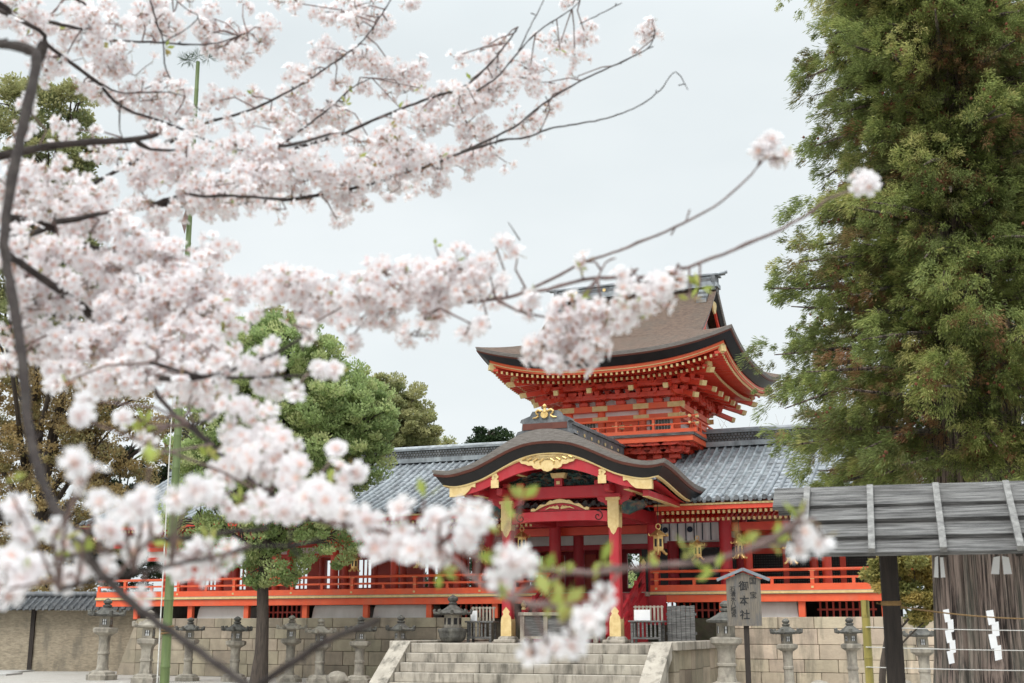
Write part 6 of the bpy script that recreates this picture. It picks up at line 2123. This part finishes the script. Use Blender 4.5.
def flower_template(rad=.0208):
    V, F, MI, T = [], [], [], []
    def q(vs, mi, tone):
        b = len(V)
        V.extend(vs); F.append((b, b + 1, b + 2, b + 3)); MI.append(mi); T.extend(tone)
    for k_ in range(5):
        a = 2 * math.pi * k_ / 5
        def p(r_, da, z_):
            return (rad * r_ * math.cos(a + da), rad * r_ * math.sin(a + da), rad * z_)
        base_p, lm, rm_ = p(.10, 0, .02), p(.62, .56, .20), p(.62, -.56, .20)
        lt, rt, nt, mid = p(.97, .30, .26), p(.97, -.30, .26), p(.90, 0, .22), p(.58, 0, .10)
        lo, hi = (.0, .55, .9, .55), (.55, .9, 1, .9)
        q((base_p, rm_, mid, lm), 0, (.05, .7, .55, .7))
        q((mid, rm_, rt, nt), 0, (.55, .7, 1, .95))
        q((mid, nt, lt, lm), 0, (.55, .95, 1, .7))
    e = .135
    q(tuple((rad * e * math.cos(t_), rad * e * math.sin(t_), rad * .075) for t_ in (0, math.pi / 2, math.pi, -math.pi / 2)), 1, (0,) * 4)
    for k_ in range(7):
        a = 2 * math.pi * k_ / 7 + .3
        ca, sa = math.cos(a), math.sin(a)
        w_ = .018
        q(((rad * (.05 * ca - w_ * sa), rad * (.05 * sa + w_ * ca), rad * .08), (rad * (.05 * ca + w_ * sa), rad * (.05 * sa - w_ * ca), rad * .08),
           (rad * (.34 * ca + w_ * 2 * sa), rad * (.34 * sa - w_ * 2 * ca), rad * .30), (rad * (.34 * ca - w_ * 2 * sa), rad * (.34 * sa + w_ * 2 * ca), rad * .30)), 2, (0,) * 4)
    for k_ in range(4):
        a, b2 = math.pi / 2 * k_, math.pi / 2 * (k_ + 1)
        q(((rad * .15 * math.cos(a), rad * .15 * math.sin(a), rad * .03), (rad * .15 * math.cos(b2), rad * .15 * math.sin(b2), rad * .03),
           (rad * .06 * math.cos(b2), rad * .06 * math.sin(b2), -rad * .42), (rad * .06 * math.cos(a), rad * .06 * math.sin(a), -rad * .42)), 3, (0,) * 4)
    for a in (0, math.pi / 2):
        ca, sa = math.cos(a) * .035, math.sin(a) * .035
        q(((rad * ca, rad * sa, -rad * .4), (-rad * ca, -rad * sa, -rad * .4), (-rad * ca, -rad * sa, -rad * 1.5), (rad * ca, rad * sa, -rad * 1.5)), 4, (0,) * 4)
    return np.array(V), np.array(F), np.array(MI), np.array(T)
FV, FF, FM, FT = flower_template()
PETAL = leaf_mat('cherry_petals', [(.87, .68, .71), (.90, .865, .875), (.91, .895, .905), (.915, .905, .915)], trans=.6, rough=.6, jitter=.05, spec=.2)
EYE = mat('flower_eye', (.74, .36, .26), (.68, .30, .26), 30, .7)
STAM = mat('stamens', (.86, .68, .55), (.82, .62, .55), 30, .7)
CALYX = mat('red_calyx', (.55, .28, .22), (.45, .27, .16), 30, .7)
STALK = mat('green_stalk', (.33, .28, .10), (.30, .17, .09), 30, .7)
YOUNG = leaf_mat('young_cherry_leaves', [(.30, .36, .07), (.36, .42, .10), (.42, .42, .13), (.34, .22, .09)], trans=.45, jitter=.15)

def flowers(pos, nrm, size, cup, pink):
    n = len(pos)
    nrm = nrm / np.linalg.norm(nrm, axis=1, keepdims=True)
    ref = unit(n)
    X = np.cross(nrm, ref); X /= np.linalg.norm(X, axis=1, keepdims=True)
    Y = np.cross(nrm, X)
    tv = FV[None, :, :] * size[:, None, None]
    z_ = np.where(FV[None, :, 2] > 0, tv[:, :, 2] * cup[:, None], tv[:, :, 2])
    shrink = np.sqrt(np.clip(1 - .12 * (cup[:, None] - 1), .3, 1))
    tx, ty = tv[:, :, 0] * shrink, tv[:, :, 1] * shrink
    # petals are never quite alike
    jit = nrg.normal(0, .0007, tv.shape[:2])
    W = pos[:, None, :] + tx[..., None] * X[:, None, :] + ty[..., None] * Y[:, None, :] + (z_ + jit)[..., None] * nrm[:, None, :]
    F_ = (FF[None] + (np.arange(n) * len(FV))[:, None, None]).reshape(-1, 4)
    T_ = np.clip(FT[None, :] - pink[:, None], 0, 1)
    return W.reshape(-1, 3), F_, np.tile(FM, n), T_.ravel()

branch_part, spine = {}, {}
for key, lst in BOUGHS.items():
    b = MB()
    sp_pts = []
    for (pts, d0, d1, w0, w1, hub) in lst:
        n = len(pts)
        world_pts, rad = [], []
        if hub is not None:
            s0 = at(*pts[0], d0)
            h0 = HUB[hub]
            world_pts += [h0, h0.lerp(s0, .35) + Vector((0, 0, .08)), h0.lerp(s0, .7) + Vector((0, 0, .05))]
            rad += [w0 * .0009, w0 * .0008, w0 * .00065]
        cs = [0.0]
        for i in range(1, n):
            cs.append(cs[-1] + math.dist(pts[i], pts[i - 1]))
        dw_ = rng.uniform(0, 6)
        for i in range(n):
            f = cs[i] / cs[-1]
            D = d0 + (d1 - d0) * f - (.13 if key in 'bc' else 0)
            world_pts.append(at(*pts[i], D))
            rad.append((w0 + (w1 - w0) * f) * .0005)
        # smooth the run a little and make it knobbly
        fine, fr = [], []
        for i in range(len(world_pts) - 1):
            p0_ = world_pts[max(i - 1, 0)]; p1_, p2_ = world_pts[i], world_pts[i + 1]; p3_ = world_pts[min(i + 2, len(world_pts) - 1)]
            L_ = (p2_ - p1_).length
            m = max(2, int(L_ / .022)) if L_ < 1 else 20
            for j in range(m):
                t_ = j / m
                q = ((p1_ * 2) + (p2_ - p0_) * t_ + (p0_ * 2 - p1_ * 5 + p2_ * 4 - p3_) * t_ ** 2 + (-p0_ + p1_ * 3 - p2_ * 3 + p3_) * t_ ** 3) * .5
                r_ = rad[i] + (rad[i + 1] - rad[i]) * t_
                fine.append(q + Vector((rng.gauss(0, .0008), rng.gauss(0, .0008), rng.gauss(0, .0008))))
                fr.append(r_ * rng.uniform(.9, 1.14) * (1.35 if rng.random() < .07 and r_ < .006 else 1))
        fine.append(world_pts[-1]); fr.append(rad[-1] * .8)
        b.tube([p_ - CT for p_ in fine], fr, 8)
        sp_pts += [tuple(p_) for p_ in fine[(len(fine) // 3 if hub is not None else 0):]]
        for q in range(len(fine) // 7):                       # spurs and buds
            i = rng.randrange(len(fine))
            if hub is not None and i < len(fine) * .3:
                continue
            e = fine[i] + Vector((rng.gauss(0, .012), rng.gauss(0, .012), rng.gauss(.006, .012)))
            b.tube([fine[i] - CT, e - CT], [max(.0016, fr[i] * .4), .0022], 5)
    spine[key] = np.array(sp_pts)
    branch_part[key] = part('branch', b, [M['cherry_bark'] if key in 'abcdf' else M['twig']], ch, True)

# loose clusters all along the flowering boughs, so that no wood is left bare between the big ones
for key, lst, dens_ in (('b', BOUGHS['b'], .55), ('c', BOUGHS['c'], .6), ('d', BOUGHS['d'], .7), ('e', BOUGHS['e'][:1], .9)):
    for (pts, d0, d1, w0, w1, hub) in lst:
        for i in range(len(pts) - 1):
            L_ = math.dist(pts[i], pts[i + 1])
            for q in range(max(1, int(L_ / 17))):
                t_ = rng.random()
                x, y = pts[i][0] + (pts[i + 1][0] - pts[i][0]) * t_, pts[i][1] + (pts[i + 1][1] - pts[i][1]) * t_
                if x < -30 or x > 505 or y < -30 or (x > 400 and y < 40) or (y > 395) or rng.random() < .25:
                    continue
                D = d0 + (d1 - d0) * (i + t_) / len(pts)
                s_ = rng.uniform(7, 17)
                BL.append((x + rng.gauss(0, 8), y + rng.gauss(5, 9), s_ * 1.2, s_ * .9, D + rng.uniform(-.12, .12), key, dens_ * rng.uniform(.6, 1.1)))
blo = {k_: [] for k_ in BOUGHS}
twg = {k_: MB() for k_ in BOUGHS}
lvs = {k_: [] for k_ in BOUGHS}
n_fl = 0
CTn = np.array(tuple(CT))
for (px, py, rx, ry, D, key, dens) in BL:
    k_ = D / F_PX
    rf = .0208 / k_
    near = D < 2.35
    dens *= {'f': .46, 'g': .42}.get(key, .62 if near else 1.0) * (1.25 if key == 'd' and D > 2.5 else 1)
    n = int(2.7 * dens * (math.pi * (rx + rf * .3) * (ry + rf * .3)) / (math.pi * rf * rf * .72)) + 1
    c = np.array(tuple(at(px, py, D)))
    X, Yd, Z = np.array([1, 0, 0]), np.array(tuple(ray(px, py).normalized())), np.array([0, 0, 1.])
    dep = min(.30, max(.03, (.8 if D > 2.35 else .55) * min(rx, ry) * k_))
    n_umb = max(1, int(round(n / 4.6)))
    sm_ = min(rx, ry) * k_
    um = min(1.0, max(.3, (sm_ - .012) / .022))
    u = unit(n_umb) * (nrg.uniform(0, 1, n_umb) ** (1 / 2.2))[:, None] * nrg.choice([1.0, 1.0, 1.0, 1.28], n_umb)[:, None]
    node = c + u[:, :1] * X * max(.003, rx * k_ * 1.15 - .014 - .004 * um) + u[:, 1:2] * Yd * dep + u[:, 2:] * Z * max(.003, ry * k_ * 1.12 - .018 - .006 * um)
    which = nrg.integers(0, n_umb, n)
    which[:min(n, n_umb)] = np.arange(min(n, n_umb))
    d = unit(n) + u[which] * .55 + np.array([0, -.35 if D > 2.35 else -1.15, -.06])
    d /= np.linalg.norm(d, axis=1, keepdims=True)
    pos = node[which] + d * (nrg.uniform(.016, .040, n) * um)[:, None]
    size = nrg.uniform(.86, 1.1, n)
    cup = nrg.uniform(.5, 2.0, n) if D > 2.3 else nrg.uniform(.3, 1.0, n)
    pink = np.abs(nrg.normal(0, .07, n)) + nrg.uniform(0, .08)
    bud = nrg.random(n) < .07
    size[bud] *= nrg.uniform(.34, .5, bud.sum()); cup[bud] = 4.5; pink[bud] = .55
    blo[key].append((pos, d, size, cup, pink))
    n_fl += n
    S = spine[key]
    dd = np.sum((S - c) ** 2, axis=1)
    j = int(np.argmin(dd))
    ctr = Vector(S[j]) if dd[j] < (.6 * max(rx, ry) * k_) ** 2 else Vector(c)
    if ctr != Vector(S[j]) and dd[j] < .5 ** 2:              # one side twig carries the whole cluster
        a = Vector(S[j])
        m1 = a.lerp(ctr, .4) + Vector((rng.gauss(0, .012), rng.gauss(0, .012), .012))
        twg[key].tube([a - CT, m1 - CT, ctr - CT], [.003, .0024, .002], 5)
    done = [ctr]
    for q in range(n_umb):                                   # spur twigs carry the umbels
        e = Vector(node[q])
        a = min(done, key=lambda w_: (w_ - e).length)
        done.append(e)
        if not .004 < (a - e).length < .16:
            continue
        mid_ = a.lerp(e, .55) + Vector((rng.gauss(0, .005), rng.gauss(0, .005), rng.gauss(0, .005)))
        twg[key].tube([a - CT, mid_ - CT, e - CT], [.002, .0017, .0015], 4)
        if rng.random() < .10:
            lvs[key].append((node[q], 2))
for (px, py, D, key, cnt) in LV:
    lvs[key].append((np.array(tuple(at(px, py, D))), cnt))
    e = at(px, py, D)
    dd = np.sum((spine[key] - np.array(tuple(e))) ** 2, axis=1)
    j = int(np.argmin(dd))
    if dd[j] < .35 ** 2:
        twg[key].tube([Vector(spine[key][j]) - CT, e - CT], [.0024, .0018], 4)
for key in BOUGHS:
    if blo[key]:
        A = [np.concatenate([b[i] for b in blo[key]]) for i in range(5)]
        V, F, MI, T_ = flowers(*A)
        inst('blossoms', np_mesh('blossoms', V - CTn, F, [PETAL, EYE, STAM, CALYX, STALK], MI, T_, smooth=True), branch_part[key])
        part('spur_twigs', twg[key], M['twig'], branch_part[key])['kind'] = 'stuff'
    if lvs[key]:
        C_ = np.concatenate([np.repeat(p_[None], k_, 0) for p_, k_ in lvs[key]])
        n = len(C_)
        d = unit(n) + np.array([.2, 0, .5])
        dn = d / np.linalg.norm(d, axis=1, keepdims=True)
        L_ = nrg.uniform(.012, .034, n)
        V, F = diamonds(C_ + dn * L_[:, None] * .6, d, unit(n), L_, L_ * nrg.uniform(.36, .55, n))
        inst('young_leaves', np_mesh('young_leaves', V - CTn, F, YOUNG, var=np.repeat(np.clip(nrg.normal(.4, .3, n), 0, 1), 4)), branch_part[key])
print('flowers', n_fl)
